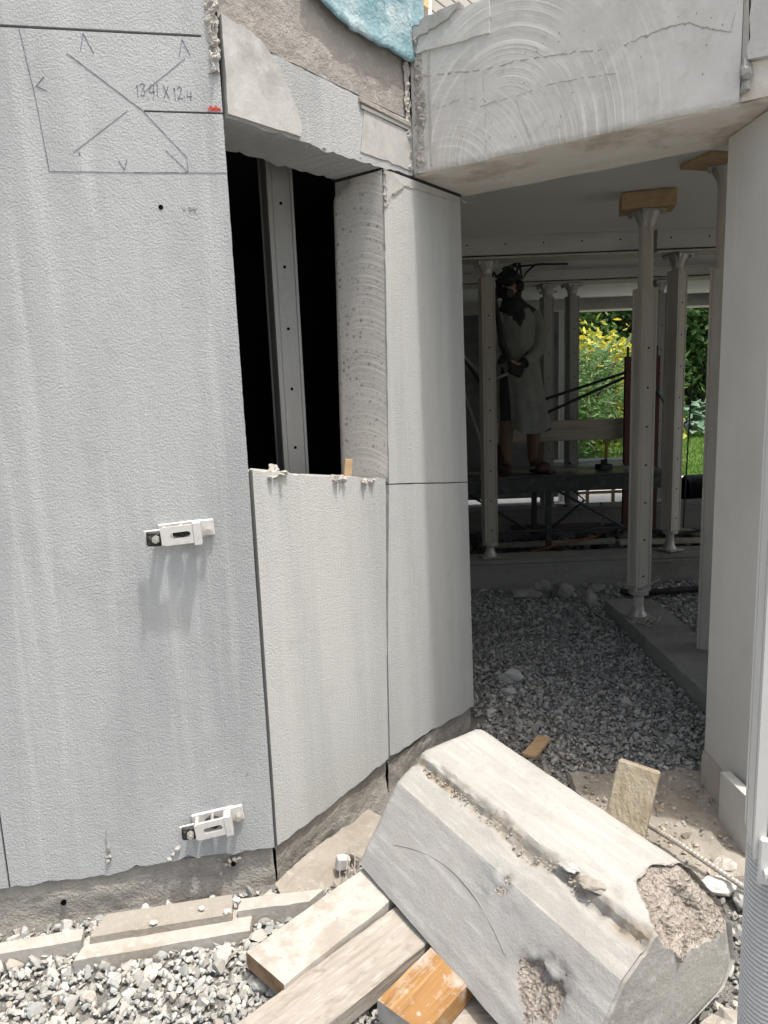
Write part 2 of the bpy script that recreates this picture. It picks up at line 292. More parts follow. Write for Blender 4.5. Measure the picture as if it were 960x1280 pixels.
def jag(a, b, n, amp, seed=0):
    """points from a to b (b left out), knocked about like a broken edge"""
    rr = random.Random(seed); out = [a]
    L = math.hypot(b[0] - a[0], b[1] - a[1]); nx, ny = -(b[1] - a[1]) / L, (b[0] - a[0]) / L
    for i in range(1, n):
        f = i / n + rr.uniform(-.3, .3) / n; e = rr.gauss(0, 1) * amp * .5 + amp * noise.noise(Vector((f * L * 9, seed * 7.3, 0)))
        out.append((a[0] + (b[0] - a[0]) * f + nx * e, a[1] + (b[1] - a[1]) * f + ny * e))
    return out
def fbm(p, k=4):
    return noise.fractal(Vector(p), .9, 2.1, k)

def roughstrip(fn, s0, s1, z0, z1, amp, seed):
    """a ragged ridge of squeezed-out mortar"""
    nu, nv = 14, max(20, int((z1 - z0) / .0045)); b = MB()
    def f(u, v):
        z = z0 + (z1 - z0) * v; c = (s0 + s1) / 2 + .006 * fbm((z * 18, seed, 0), 3); hw = (s1 - s0) / 2 * (.75 + .7 * fbm((z * 26, seed, 5), 3))
        s_ = c + hw * (2 * u - 1); e = (1 - abs(2 * u - 1) ** 2.5) * amp * max(0, .25 + 1.0 * fbm((s_ * 70, z * 55, seed), 4) + .4 * fbm((z * 14, seed, 9), 3))
        return fn(s_ + .004 * fbm((z * 60, u * 9, 3), 3), z, -e + .003 * (abs(2 * u - 1) > .9))
    return b.grid(f, nu, nv)
# wall frames: s along the wall, z up, t into the wall
def dirv(a): return np.array([math.sin(rad(a)), math.cos(rad(a)), 0])
def nrm(a): d = dirv(a); return np.array([d[1], -d[0], 0])
CORNER = np.array([-.40, 2.14, 0.])
DL, NL, DA, NA, DB, NB = dirv(79), nrm(79), dirv(36.3), nrm(36.3), dirv(123), nrm(123)
BC = CORNER + .95 * DA
UZ = np.array([0, 0, 1.])
def LW(s, z, t): return CORNER + (s - .39 * t * max(0, min(1, 1 + s / .4))) * DL - t * NL + z * UZ
def AW(s, z, t): return CORNER + (s + .39 * t * max(0, 1 - s / .4)) * DA - t * NA + z * UZ
def BW(s, z, t): return BC + s * DB - t * NB + z * UZ
def stroke(fn, pts, wd, t=-.0012):
    """a thin drawn line on a wall face"""
    m = MB(); wd *= .58
    for (a, b), (c, d) in zip(pts[:-1], pts[1:]):
        L = math.hypot(c - a, d - b) or 1e-6; nx, nz = -(d - b) / L * wd / 2, (c - a) / L * wd / 2
        k = [(a + nx, b + nz), (c + nx, d + nz), (c - nx, d - nz), (a - nx, b - nz)]
        m.extr(k, fn, t, t + .0009)
    return m

# ------------------------------------------------------------------ ground, sheets
def sheet(name, poly, z, m):
    b = MB(); b.add([(x, y, z) for x, y in poly], [tuple(range(len(poly)))])
    return b.build(name, m, kind='structure')
sheet('ground', [(-900, -900), (900, -900), (900, 900), (-900, 900)], -.14, m_earth)
sheet('bounce_ground', [(-30, -30), (30, -30), (30, 1.0), (-30, 1.0)], -.02, mat('pale_bounce_ground', C(.5, .49, .46), .95, layers=[(4, C(.33, .32, .30), .45, .65, .7), (60, C(.2, .2, .19), .6, .7, .6)], bumps=[(60, .7, .02)]))  # unseen pale sheet added behind the camera to bounce light indoors
sheet('gravel_bed', [(-6, -3), (6, -3), (6, 5.5), (-6, 5.5)], -.012, m_under)
sheet('rubble_floor', [(.3, 5.74), (6, 5.74), (6, 9.3), (.3, 9.3)], -.06, m_under)
sheet('terrace', [(-4, 9.3), (14, 9.3), (14, 12.2), (-4, 12.2)], -.075, m_paving)
sheet('lawn', [(-10, 12.2), (30, 12.2), (30, 22), (-10, 22)], -.06, m_lawn)

_ico = {}
def ico(sub):
    if sub not in _ico:
        bm = bmesh.new(); bmesh.ops.create_icosphere(bm, subdivisions=sub, radius=1); bm.verts.index_update()
        _ico[sub] = (np.array([v.co[:] for v in bm.verts]), np.array([[v.index for v in f.verts] for f in bm.faces])); bm.free()
    return _ico[sub]
def stones(name, pts, size, m, sub=1, flat=.65, tint=(.55, 1.25), cuts=6, warm=.03, lift=.3, kind='stuff', label=None, cat=None, shape=(.7, 1.25), seed=1):
    """angular crushed stones lying at the points; one mesh"""
    g = np.random.default_rng(seed); V0, F0 = ico(sub); n = len(pts); k = len(V0)
    V = np.repeat(V0[None], n, 0)
    for c in range(cuts):
        pn = g.normal(size=(n, 3)); pn /= np.linalg.norm(pn, axis=1)[:, None]; d = g.uniform(.34, .75, size=(n, 1))
        e = np.maximum(0, np.einsum('nkj,nj->nk', V, pn) - d); V = V - e[..., None] * pn[:, None, :]
    V *= g.uniform(shape[0], shape[1], size=(n, 1, 3)); V[..., 2] *= flat
    s = size * np.exp(g.normal(0, .42, size=(n, 1, 1))); V *= s
    q = g.normal(size=(n, 4)); q[:, 1:3] *= .35; q /= np.linalg.norm(q, axis=1)[:, None]; w_, x, y, z = q.T
    Rm = np.stack([1 - 2 * (y * y + z * z), 2 * (x * y - z * w_), 2 * (x * z + y * w_), 2 * (x * y + z * w_), 1 - 2 * (x * x + z * z), 2 * (y * z - x * w_), 2 * (x * z - y * w_), 2 * (y * z + x * w_), 1 - 2 * (x * x + y * y)], -1).reshape(n, 3, 3)
    V = np.einsum('nij,nkj->nki', Rm, V) + np.asarray(pts)[:, None, :]; V[..., 2] += (s * flat * lift)[..., 0]
    F = (F0[None] + (np.arange(n) * k)[:, None, None]).reshape(-1, 3); V = V.reshape(-1, 3)
    lo = V.min(0); loc = Vector(((V[:, 0].min() + V[:, 0].max()) / 2, (V[:, 1].min() + V[:, 1].max()) / 2, lo[2]))
    me = bpy.data.meshes.new(name); me.vertices.add(len(V)); me.vertices.foreach_set('co', (V - np.array(loc)).ravel())
    me.loops.add(len(F) * 3); me.loops.foreach_set('vertex_index', F.ravel().astype(np.int32)); me.polygons.add(len(F))
    me.polygons.foreach_set('loop_start', np.arange(0, len(F) * 3, 3, dtype=np.int32)); me.polygons.foreach_set('loop_total', np.full(len(F), 3, dtype=np.int32))
    me.update(calc_edges=True); me.materials.append(m)
    tv = g.uniform(tint[0], tint[1], size=(n, 1)); tw = g.normal(0, warm, size=(n, 1)); T = np.concatenate([tv * (1 + tw), tv, tv * (1 - tw), np.ones((n, 1))], 1)
    a = me.color_attributes.new('tint', 'FLOAT_COLOR', 'POINT'); a.data.foreach_set('color', np.repeat(T, k, 0).astype(np.float32).ravel())
    me.polygons.foreach_set('use_smooth', np.zeros(len(F), dtype=bool))
    o = bpy.data.objects.new(name, me); o.location = loc; COL.objects.link(o)
    return tag(o, label, cat, None, kind)
def scatter(n, x0, x1, y0, y1, keep=lambda x, y: True, z=0., zr=.006, seed=1):
    g = np.random.default_rng(seed); P = []
    while len(P) < n:
        x, y = g.uniform(x0, x1), g.uniform(y0, y1)
        if keep(x, y): P.append((x, y, z + g.uniform(-zr, zr)))
    return P
def front_ok(x, y):     # outside the walls
    if x < -.4: return (np.array([x, y, 0]) - CORNER) @ NL > .03
    if (np.array([x, y, 0]) - CORNER) @ NA < .02 and (np.array([x, y, 0]) - CORNER) @ DA < 1.33: return False
    return True
stones('gravel', scatter(10500, -1.75, .1, 1.05, 2.1, front_ok, 0, .008, 3), .0098, m_stone, sub=2, tint=(.75, 1.35), cuts=9, label='pale crushed stone gravel in front of the grey wall', cat='gravel', seed=3)
stones('gravel', scatter(4200, .1, 1.25, 1.0, 2.35, front_ok, -.002, .008, 4), .0115, m_stone, sub=1, tint=(.45, 1.2), label='crushed stone gravel beneath the fallen concrete block', cat='gravel', seed=4)
inside = lambda x, y: ((np.array([x, y, 0]) - BC) @ NB < .1) and ((np.array([x, y, 0]) - CORNER) @ NA > .02 or y > 3.3) and not (1.5 < x < 1.84 and 3 < y < 4.84)
stones('gravel', scatter(25000, .15, 2.75, 2.3, 4.2, inside, -.003, .008, 5), .0085, m_stone, sub=1, tint=(.5, 1.25), label='grey crushed stone gravel on the floor inside the opening', cat='gravel', seed=5)
stones('gravel', scatter(14000, .4, 3.0, 4.15, 5.5, inside, -.003, .008, 6), .0105, m_stone, sub=1, tint=(.5, 1.25), label='dark crushed stone gravel in front of the concrete upstand', cat='gravel', seed=6)

# ------------------------------------------------------------------ left wall
wl = thing('exterior_wall', CORNER - .8 * DL, 'big grey rendered wall with pencilled layout marks and two white brackets', 'wall')
MB().extr([(-3.6, .13), (0, .13), (0, 3.6), (-3.6, 3.6)], LW, .02, .24).build('wall_core', m_core, wl)
bot = jag((-.803, .137), (-.6, .128), 9, .006, 1) + jag((-.6, .128), (-.42, .14), 9, .01, 2) + jag((-.42, .14), (-.2, .14), 9, .008, 3) + jag((-.2, .14), (-.001, .132), 8, .007, 4)
edge = jag((-.001, .132), (0, 1.25), 14, .0005, 5) + jag((0, 1.25), (0, 2.358), 60, .0006, 6)
o1 = bot + edge + [(0, 2.358), (-.208, 2.3575), (-.208, 2.3625), (0, 2.3635), (0, 2.45), (-.002, 2.549), (-.803, 2.549)]
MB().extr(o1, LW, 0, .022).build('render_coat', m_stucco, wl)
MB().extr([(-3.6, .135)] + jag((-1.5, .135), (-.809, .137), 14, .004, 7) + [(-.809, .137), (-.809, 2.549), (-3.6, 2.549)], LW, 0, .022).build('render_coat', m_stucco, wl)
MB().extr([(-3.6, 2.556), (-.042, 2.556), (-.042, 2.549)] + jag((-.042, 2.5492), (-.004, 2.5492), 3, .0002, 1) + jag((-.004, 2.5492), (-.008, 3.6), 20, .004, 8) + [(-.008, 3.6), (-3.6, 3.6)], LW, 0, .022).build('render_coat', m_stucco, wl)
def footing(fn, s0, s1, z0, z1, nu, nv, t0, amp, seed):
    b = MB()
    def f(u, v):
        s = s0 + (s1 - s0) * u; z = z0 + (z1 - z0) * v
        e = fbm((s * 6 + seed, z * 7, seed), 5) * amp + .45 * amp * fbm((s * 22, z * 22, seed + 3), 3)
        lip = .012 * max(0, 1 - (z - z0) / .12)
        return fn(s, z, t0 - e - lip)
    b.grid(f, nu, nv)
    b.grid(lambda u, v: fn(s0 + (s1 - s0) * u, z1, t0 + .0 + .2 * v), nu, 1)
    return b
footing(LW, -3.6, 0.0, -.12, .131, 190, 18, .016, .010, 1).build('footing', m_foot, wl, smooth=True)
for a, z in ((-.66, .055), (-.135, .095)):
    p = LW(a, z, .004); b = MB(); b.tube([p + NL * .004, p - NL * .01], .008, 12); b.build('drill_hole', m_void, wl)
b = MB()
for i in range(10): b.lump(LW(-.14 + R.gauss(0, .022), .098 + R.gauss(0, .02), .008), (.012, .009, .01), i + 60, 1)
b.build('spalled_edge', m_foot, wl)
for a, z, r, m in ((-.1858, 2.1148, .0065, m_void), (-.1235, 2.111, .0045, m_core), (-.07, .405, .004, m_core), (-.11, .42, .003, m_core)):
    p = LW(a, z, 0); MB().tube([p + NL * .0012, p - NL * .01], r, 14).build('drill_hole', m, wl)
b = MB()
for i in range(8): b.lump(LW(-.1 + R.gauss(0, .012), 2.111 + R.gauss(0, .003), 0), (.004, .004, .003), i + 90, 1)
b.build('chipped_filler', m_mortar, wl)
b = MB(); b.tube([LW(-.512 + .002 * math.sin(i), .20 + i * .011, .0) for i in range(9)], [.004, .006, .007, .004, .003, .003, .002, .002, .001], 6); b.lump(LW(-.512, .19, 0), (.009, .012, .006), 3, 2); b.lump(LW(-.513, .178, 0), (.012, .008, .008), 4, 2)
b.build('render_scar', m_core, wl)
b = MB()
for i, (a, z) in enumerate(((-.318, .165), (-.307, .175), (-.328, .152), (-.3, .185))): b.lump(LW(a, z, 0), (.010, .016, .006), 20 + i, 1)
b.build('flaked_render', m_conc, wl)
b = roughstrip(LW, -.034, .008, 2.46, 2.80, .016, 1)
b.build('mortar_lumps', m_mortar, wl)
# layout marks
ZB, ZT = 2.203, 2.55
for nm, pts, wd in [
    ('pencil_line', [(-.5, ZT), (-.478, 2.38), (-.464, ZB)], .0022), ('pencil_line', [(-.464, ZB), (-.25, 2.2035)], .0014), ('pencil_line', [(-.25, 2.2035), (-.105, 2.2055)], .003),
    ('pencil_line', [(-.105, 2.2055), (0, 2.207)], .0014), ('pencil_line', [(-.39, 2.495), (-.21, 2.36)], .0022), ('pencil_line', [(-.21, 2.36), (-.106, 2.245), (-.105, 2.207)], .0014),
    ('pencil_line', [(-.105, 2.207), (-.16, 2.262)], .0012), ('pencil_line', [(-.4, 2.25), (-.25, 2.36)], .0012), ('pencil_line', [(-.2, 2.41), (-.09, 2.495)], .0012),
    ('arrow_mark', [(-.355, 2.502), (-.344, 2.545), (-.322, 2.497)], .0022), ('arrow_mark', [(-.105, 2.498), (-.094, 2.542), (-.075, 2.502)], .0025),
    ('arrow_mark', [(-.452, 2.435), (-.474, 2.412), (-.448, 2.402)], .0022), ('arrow_mark', [(-.285, 2.232), (-.272, 2.21), (-.264, 2.236)], .0025), ('pencil_tick', [(-.385, 2.252), (-.383, 2.244)], .0035)]:
    stroke(LW, pts, wd).build(nm, m_pencil, wl)
GL = {'1': [[(.2, .75), (.5, 1), (.45, 0)]], '3': [[(.1, .9), (.6, 1), (.75, .8), (.35, .55), (.75, .35), (.6, .05), (.05, .1)]], '4': [[(.3, 1), (.1, .45), (.85, .5)], [(.75, 1), (.6, 0)]],
      '2': [[(.1, .8), (.4, 1), (.7, .8), (.5, .45), (.05, .02), (.85, .1)]], 'X': [[(.1, 1), (.85, 0)], [(.85, 1), (.05, 0)]], '.': [[(.3, .12), (.42, 0)]], ' ': [], 'l': [[(.5, 1), (.35, 0)]]}
hw = MB(); cx = -.2255
for i, ch in enumerate('13.4l X 12.4'):
    wd = {'.': .006, ' ': .009, '1': .0115, 'l': .0115}.get(ch, .0185)
    for g in GL[ch]:
        dz = .0045 * math.sin(i * 2.1); sc_ = .032 if ch != '4' or i < 6 else .024
        q = stroke(LW, [(cx + px * wd, 2.393 + dz + pz * sc_) for px, pz in g], .0021); hw.add(q.v, q.f)
    cx += wd * (.95 if ch != ' ' else .9)
hw.build('handwriting', m_pencil, wl)
rm = MB()
for i in range(7):
    a = -.040 + i * .0042; q = stroke(LW, [(a, 2.3655), (a + .006, 2.3765 + .004 * math.sin(i * 2)), (a + .011, 2.3665)], .0032); rm.add(q.v, q.f)
rm.build('red_crayon_mark', m_red, wl)

# two formwork brackets on the wall
def bracket(s, z, yaw, tilt, label):
    """cast clamp: an open frame with a long slot, stud and square black washer"""
    base = LW(s, z, 0); t = thing('wall_bracket', base, label, 'bracket', 'white cast brackets bolted to the grey wall')
    Mr = Matrix(((DL[0], NL[0], 0), (DL[1], NL[1], 0), (0, 0, 1))) @ Matrix.Rotation(tilt, 3, 'Y')
    def P(a, o, c): v = Mr @ Vector((a, o, c)); return Vector(base) + v   # a along wall, o out of the wall, c up
    fn = lambda y0: (lambda a, c, t_: P(a, y0 + t_, c))
    # front plate with long slot
    def ring(outer, inner, y0, y1):
        b = MB(); n = len(outer)
        vs = [P(a, y0, c) for a, c in outer] + [P(a, y0, c) for a, c in inner] + [P(a, y1, c) for a, c in outer] + [P(a, y1, c) for a, c in inner]
        fs = []
        for i in range(n):
            j = (i + 1) % n
            fs += [(i, j, n + j, n + i), (2 * n + i, 3 * n + i, 3 * n + j, 2 * n + j), (i, 2 * n + i, 2 * n + j, j), (n + i, n + j, 3 * n + j, 3 * n + i)]
        return b.add(vs, fs)
    N_ = 32; inn = []; out = []
    for k in range(N_):
        q = 2 * math.pi * k / N_; c_, s_ = math.cos(q), math.sin(q)
        inn.append((.0 + (.022 if c_ > 0 else -.022) + .0105 * c_, .0105 * s_))
        m_ = max(abs(c_) / .062, abs(s_) / .031); out.append((c_ / m_, s_ / m_))
    ring(out, inn, .062, .074).build('front_plate', m_bracket, t)
    b = MB(); b.box(P(-.055, .036, .0), (.012, .055, .05), Mr, bev=.002); b.build('side_web', m_bracket, t); b = MB(); b.box(P(.052, .036, .0), (.012, .052, .05), Mr, bev=.002); b.build('side_web', m_bracket, t)
    b = MB(); b.box(P(.053, .052, -.002), (.026, .05, .078), Mr, bev=.003); b.build('end_rib', m_bracket, t)
    b = MB(); b.box(P(0, .006, .002), (.15, .012, .062), Mr, bev=.003); b.build('back_plate', m_bracket, t)
    b = MB(); b.box(P(.082, .010, .004), (.05, .014, .056), Mr, bev=.003); b.build('end_lug', m_bracket, t)
    b = MB(); b.tube([P(.088, .016, -.006), P(.088, .040, -.006)], .010, 12); b.build('lug_bolt', m_galv, t)
    b = MB(); b.box(P(-.086, .052, -.006), (.05, .012, .05), Mr @ Matrix.Rotation(.1, 3, 'Y'), bev=.006); b.build('square_washer', m_black, t)
    b = MB(); b.box(P(-.09, .044, -.004), (.056, .006, .054), Mr, bev=.003); b.build('washer_rim', m_bracket, t)
    b = MB(); b.tube([P(-.08, .0, -.006), P(-.08, .084, -.006)], .007, 10); b.build('stud', m_galv, t)
    b = MB(); b.tube([P(-.08, .058, -.006), P(-.08, .074, -.006)], .013, 6); b.build('nut', m_galv, t)
    b = MB(); b.box(P(.0, .034, .004), (.05, .036, .03), Mr @ Matrix.Rotation(.7, 3, 'Z'), bev=.004); b.build('inner_clamp', m_black, t)
    b = MB(); b.tube([P(.0, .01, .022), P(.0, .06, .022)], .006, 8); b.build('inner_bolt', m_galv, t); t.scale = (.88, .88, .88)
bracket(-.205, 1.205, 0, -.05, 'upper white metal bracket with black square washer, at mid height of wall')
bracket(-.185, .27, 0, -.10, 'lower white metal bracket with black square washer, near the wall base')

# ------------------------------------------------------------------ cut parapet panel under the window
pp = thing('parapet_panel', CORNER + .34 * DA, 'pale rendered panel under the window hole, sawn free on both sides', 'wall panel')
top = jag((.695, 1.262), (.55, 1.284), 6, .003, 11) + jag((.55, 1.284), (.2, 1.335), 12, .005, 12) + jag((.2, 1.335), (.017, 1.372), 7, .004, 13)
o2 = jag((.012, .132), (.3, .13), 12, .004, 14) + jag((.3, .13), (.642, .15), 12, .006, 15) + jag((.642, .15), (.655, .55), 10, .001, 16) + jag((.655, .55), (.695, 1.262), 40, .0025, 17) + top + [(.017, 1.372)]
MB().extr(o2, AW, 0, .024).build('render_coat', m_stucco2, pp)
o3 = [(.013, .1), (.64, .1), (.694, 1.255)] + jag((.694, 1.258), (.018, 1.362), 24, .006, 18) + [(.018, 1.366)]
MB().extr(o3, AW, .024, .215).build('concrete_core', m_conc, pp)
footing(AW, .012, .645, -.12, .131, 60, 18, .016, .010, 5).build('footing', m_foot, pp, smooth=True)
b = MB()
for i, (s, z, w_, h_) in enumerate(((.40, 1.302, .03, .022), (.44, 1.298, .02, .014), (.56, 1.274, .022, .016), (.6, 1.27, .018, .012), (.10, 1.345, .018, .006), (.14, 1.35, .03, .012))):
    b = MB()
    for k in range(4): b.lump(AW(s + R.gauss(0, .008), z - abs(R.gauss(0, .006)), -.008 + .006 * k), (w_ * .6, .012, h_ * .7), 40 + i * 5 + k, 2, .6)
    b.build('torn_render_crumb', m_mortar, pp)
pass
b = MB(); b.lump(AW(.14, 1.352, .05), (.028, .022, .02), 77, 3, .5)
b.build('mortar_debris', m_mortar, None, label='small lump of crumbly mortar on the sill by the black slot', cat='mortar lump')
b = MB(); p = Vector(AW(.545, 1.283, .06)); b.box(p + Vector((0, 0, .03)), (.03, .012, .075), rotz(.5) @ Matrix.Rotation(.12, 3, 'Y'), bev=.002)
b.build('wood_sliver', m_woodp, None, label='small brown wood sliver standing on the window sill against the jamb', cat='wood sliver')

# ------------------------------------------------------------------ pillar
pl = thing('pillar', CORNER + 1.0 * DA, 'pale rendered concrete pillar with sawn jamb between window hole and opening', 'pillar')
sR = lambda z: 1.337 - .015 * z
PT = 2.372
lowo = [(.652, .155)] + jag((.652, .155), (1.336, .09), 20, .006, 21) + [(1.336, .09), (1.317, 1.168)] + jag((1.317, 1.168), (.716, 1.236), 12, .0012, 22) + jag((.716, 1.236), (.663, .55), 24, .001, 23)
MB().extr(lowo, AW, 0, .024).build('render_coat', m_stucco2, pl)
upo = [(.716, 1.2405)] + jag((.716, 1.2405), (1.317, 1.1715), 12, .001, 22) + [(1.317, 1.1715), (1.30, PT)] + [(.80, PT), (.757, PT - .02)] + jag((.757, PT - .02), (.716, 1.2405), 30, .0018, 24)
MB().extr(upo, AW, 0, .024).build('render_coat', m_stucco2, pl)
MB().extr([(.667, .1), (1.334, .085), (1.298, PT - .002), (.762, PT - .002), (.722, 1.2)], AW, .024, .232).build('concrete_core', m_core, pl)
footing(AW, .655, 1.33, -.12, .115, 60, 18, .016, .009, 9).build('footing', m_foot, pl, smooth=True)
MB().extr([(1.33, -.12), (1.332, -.12), (1.332, .1), (1.33, .1)], AW, .02, .225).build('footing_end', m_foot, pl)
# sawn jamb facing the window hole, its back edge rounded
jb = MB()
def jf(u, v):
    z = 1.25 + (PT - .004 - 1.25) * v; s = .714 + .0365 * (z - 1.25) / 1.12; t = .002 + .238 * u
    r = max(0, (u - .9) / .1); s += .012 * r * r + .05 * max(0, (v - .93) / .07) ** 2 * max(0, (u - .6) / .4) + .01 * max(0, (v - .97) / .03) * u
    wob = .0005 * fbm((z * 14, t * 10, 3), 4)
    return AW(s - .003 + wob, z, t)
jb.grid(jf, 26, 150); jo = jb.build('jamb', m_jamb, pl, smooth=True)
cJ = np.array(AW(.73, 1.5, .12)) - np.array(pl.location)
# saw arcs on the jamb: flat arches stacked up the face
def add_jamb_arcs(m):
    t = m.node_tree; N = t.nodes; L = t.links; b = N['Principled BSDF']; tc = N.new('ShaderNodeTexCoord')
    sub = N.new('ShaderNodeVectorMath'); sub.operation = 'SUBTRACT'; sub.inputs[1].default_value = tuple(cJ); L.new(tc.outputs['Object'], sub.inputs[0])
    d = N.new('ShaderNodeVectorMath'); d.operation = 'DOT_PRODUCT'; d.inputs[1].default_value = tuple(-NA); L.new(sub.outputs[0], d.inputs[0])
    sp = N.new('ShaderNodeSeparateXYZ'); L.new(sub.outputs[0], sp.inputs[0])
    p2 = N.new('ShaderNodeMath'); p2.operation = 'POWER'; ab = N.new('ShaderNodeMath'); ab.operation = 'ABSOLUTE'; L.new(d.outputs['Value'], ab.inputs[0]); L.new(ab.outputs[0], p2.inputs[0]); p2.inputs[1].default_value = 2
    ml = N.new('ShaderNodeMath'); ml.operation = 'MULTIPLY_ADD'; ml.inputs[1].default_value = 2.6; L.new(p2.outputs[0], ml.inputs[0]); L.new(sp.outputs['Z'], ml.inputs[2])
    nz = N.new('ShaderNodeTexNoise'); nz.noise_dimensions = '1D'; nz.inputs['Scale'].default_value = 75; nz.inputs['Detail'].default_value = 6; nz.inputs['Roughness'].default_value = .75; L.new(ml.outputs[0], nz.inputs['W'])
    mr = N.new('ShaderNodeMapRange'); mr.inputs[1].default_value = .44; mr.inputs[2].default_value = .64; mr.inputs[4].default_value = .9; L.new(nz.outputs['Fac'], mr.inputs[0])
    fr = N.new('ShaderNodeMapRange'); fr.inputs[1].default_value = .09; fr.inputs[2].default_value = -.1; L.new(d.outputs['Value'], fr.inputs[0])
    mm = N.new('ShaderNodeMath'); mm.operation = 'MULTIPLY'; L.new(mr.outputs[0], mm.inputs[0]); L.new(fr.outputs[0], mm.inputs[1])
    src = b.inputs['Base Color'].links[0].from_socket; mx = N.new('ShaderNodeMix'); mx.data_type = 'RGBA'; L.new(mm.outputs[0], mx.inputs[0]); L.new(src, mx.inputs[6]); mx.inputs[7].default_value = C(.76, .75, .72)
    L.new(mx.outputs[2], b.inputs['Base Color'])
    bm = N.new('ShaderNodeBump'); bm.inputs['Strength'].default_value = .5; bm.inputs['Distance'].default_value = .004; L.new(nz.outputs['Fac'], bm.inputs['Height']); L.new(b.inputs['Normal'].links[0].from_socket, bm.inputs['Normal']); L.new(bm.outputs[0], b.inputs['Normal'])
add_jamb_arcs(m_jamb)
b = MB(); b.extr([(.762, PT - .004), (.80, PT - .002), (.87, PT - .035), (.80, PT - .075), (.762, PT - .125)], AW, -.004, .004); b.build('mortar_patch', m_conc, pl)
b = MB(); b.extr([(.80, PT - .075), (.805, PT - .08), (.874, PT - .038), (.87, PT - .032)], AW, -.0055, .004); b.extr([(.87, PT - .034), (1.28, PT - .028), (1.28, PT - .022), (.87, PT - .028)], AW, -.003, .004); b.build('mortar_ridge', m_mortar, pl)
b = MB(); b.extr([(.742, 2.3715), (.9, 2.371), (1.31, 2.372), (1.31, 2.386), (.9, 2.384), (.742, 2.384)], AW, .0015, .23); b.build('joint_seal', m_rubber, pl)
b = MB()
for i in range(22): b.lump(AW(.762 + R.gauss(0, .006), PT - R.uniform(.0, .13), .0), (.007, .006, .009), 200 + i, 1)
for i in range(10): b.lump(AW(1.25 + i * .012, PT - .008 + R.gauss(0, .004), .01), (.012, .012, .006), 230 + i, 1)
b.build('mortar_crumbs', m_mortar, pl)

# ------------------------------------------------------------------ lintel over the window hole
ln = thing('lintel', np.array(AW(.45, 2.35, .1)), 'rough concrete lintel over the window hole with a broken lower edge', 'lintel')
lo_ = jag((.012, 2.352), (.3, 2.362), 12, .005, 31) + jag((.3, 2.362), (.60, 2.368), 12, .006, 32) + jag((.60, 2.368), (.948, 2.388), 14, .004, 33)
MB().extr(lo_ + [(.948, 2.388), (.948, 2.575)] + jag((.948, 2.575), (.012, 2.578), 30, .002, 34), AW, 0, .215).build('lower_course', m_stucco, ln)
up = [(.012, 2.585)] + jag((.012, 2.585), (.948, 2.582), 30, .0015, 35) + [(.948, 2.578), (.948, 2.95), (.012, 2.95)]
b = MB(); b.extr(up, AW, .02, .215)
b.grid(lambda u, v: AW(.012 + .936 * u, 2.586 + .365 * v, .010 - .003 * fbm((u * 9, v * 5, 2), 5)), 110, 44)
b.build('upper_course', m_brown, ln, smooth=False)
# smooth mortar patch with a curved torn edge at the left
pt = [(.014, 2.36), (.31, 2.372), (.315, 2.40), (.30, 2.44), (.27, 2.49), (.235, 2.53), (.20, 2.565), (.16, 2.592), (.12, 2.605), (.06, 2.605), (.014, 2.61)]
b = MB(); b.extr([q for i in range(len(pt)) for q in jag(pt[i], pt[(i + 1) % len(pt)], 5, .0022, 300 + i)], AW, -.011, .02); b.build('mortar_patch', m_conc, ln)
b = MB(); b.extr([q for i, q in enumerate(jag((.62, 2.40), (.94, 2.402), 12, .003, 3) + jag((.94, 2.53), (.62, 2.545), 12, .003, 4))], AW, -.003, .01); b.build('cast_patch', m_conc, ln)
b = MB(); b.box(AW(.775, 2.562, .0), (.31, .02, .018), Matrix(((DA[0], NA[0], 0), (DA[1], NA[1], 0), (0, 0, 1))) @ Matrix.Rotation(.02, 3, 'Y'), bev=.003); b.build('batten', m_woodg, ln)
b = MB(); b.box(AW(.775, 2.545, -.004), (.29, .006, .012), Matrix(((DA[0], NA[0], 0), (DA[1], NA[1], 0), (0, 0, 1)))); b.build('recess_shadow_gap', m_core, ln)
b = MB()
for i in range(26):
    s = R.uniform(.25, .95); b.lump(AW(s, 2.358 + .03 * s + R.gauss(0, .003), R.uniform(0, .05)), (R.uniform(.006, .02), .012, R.uniform(.004, .009)), 320 + i, 1)
b.build('broken_edge_crumbs', m_mortar, ln)
b = roughstrip(AW, .905, .945, 2.40, 2.86, .012, 3)
b.build('corner_mortar', m_mortar, ln)
# blue membrane hanging over the lintel
b = MB()
def mem(u, v):
    s = .36 + .665 * u; low = 2.762 + .004 * math.sin(u * 11) + .06 * max(0, (u - .8) / .2) ** 1.5 + .05 * max(0, (.22 - u) / .22) + .005 * fbm((u * 14, 3, 1), 3)
    z = low + (3.15 - low) * v
    t = -.010 - .010 * (1 - v) ** 2 + .004 * fbm((s * 7, z * 4, 1), 3) + .003 * math.sin(s * 46 + z * 9) + .004 * fbm((s * 22, z * 5, 2), 3) - (.006 * math.exp(-((v - .05) / .05) ** 2))
    return AW(s, z, t)
b.grid(mem, 70, 34)
b.build('membrane', m_blue, None, smooth=True, label='torn blue plastic membrane hanging over the top of the lintel', cat='membrane')
o_ = bpy.data.objects['membrane']; md = o_.modifiers.new('thickness', 'SOLIDIFY'); md.thickness = .004

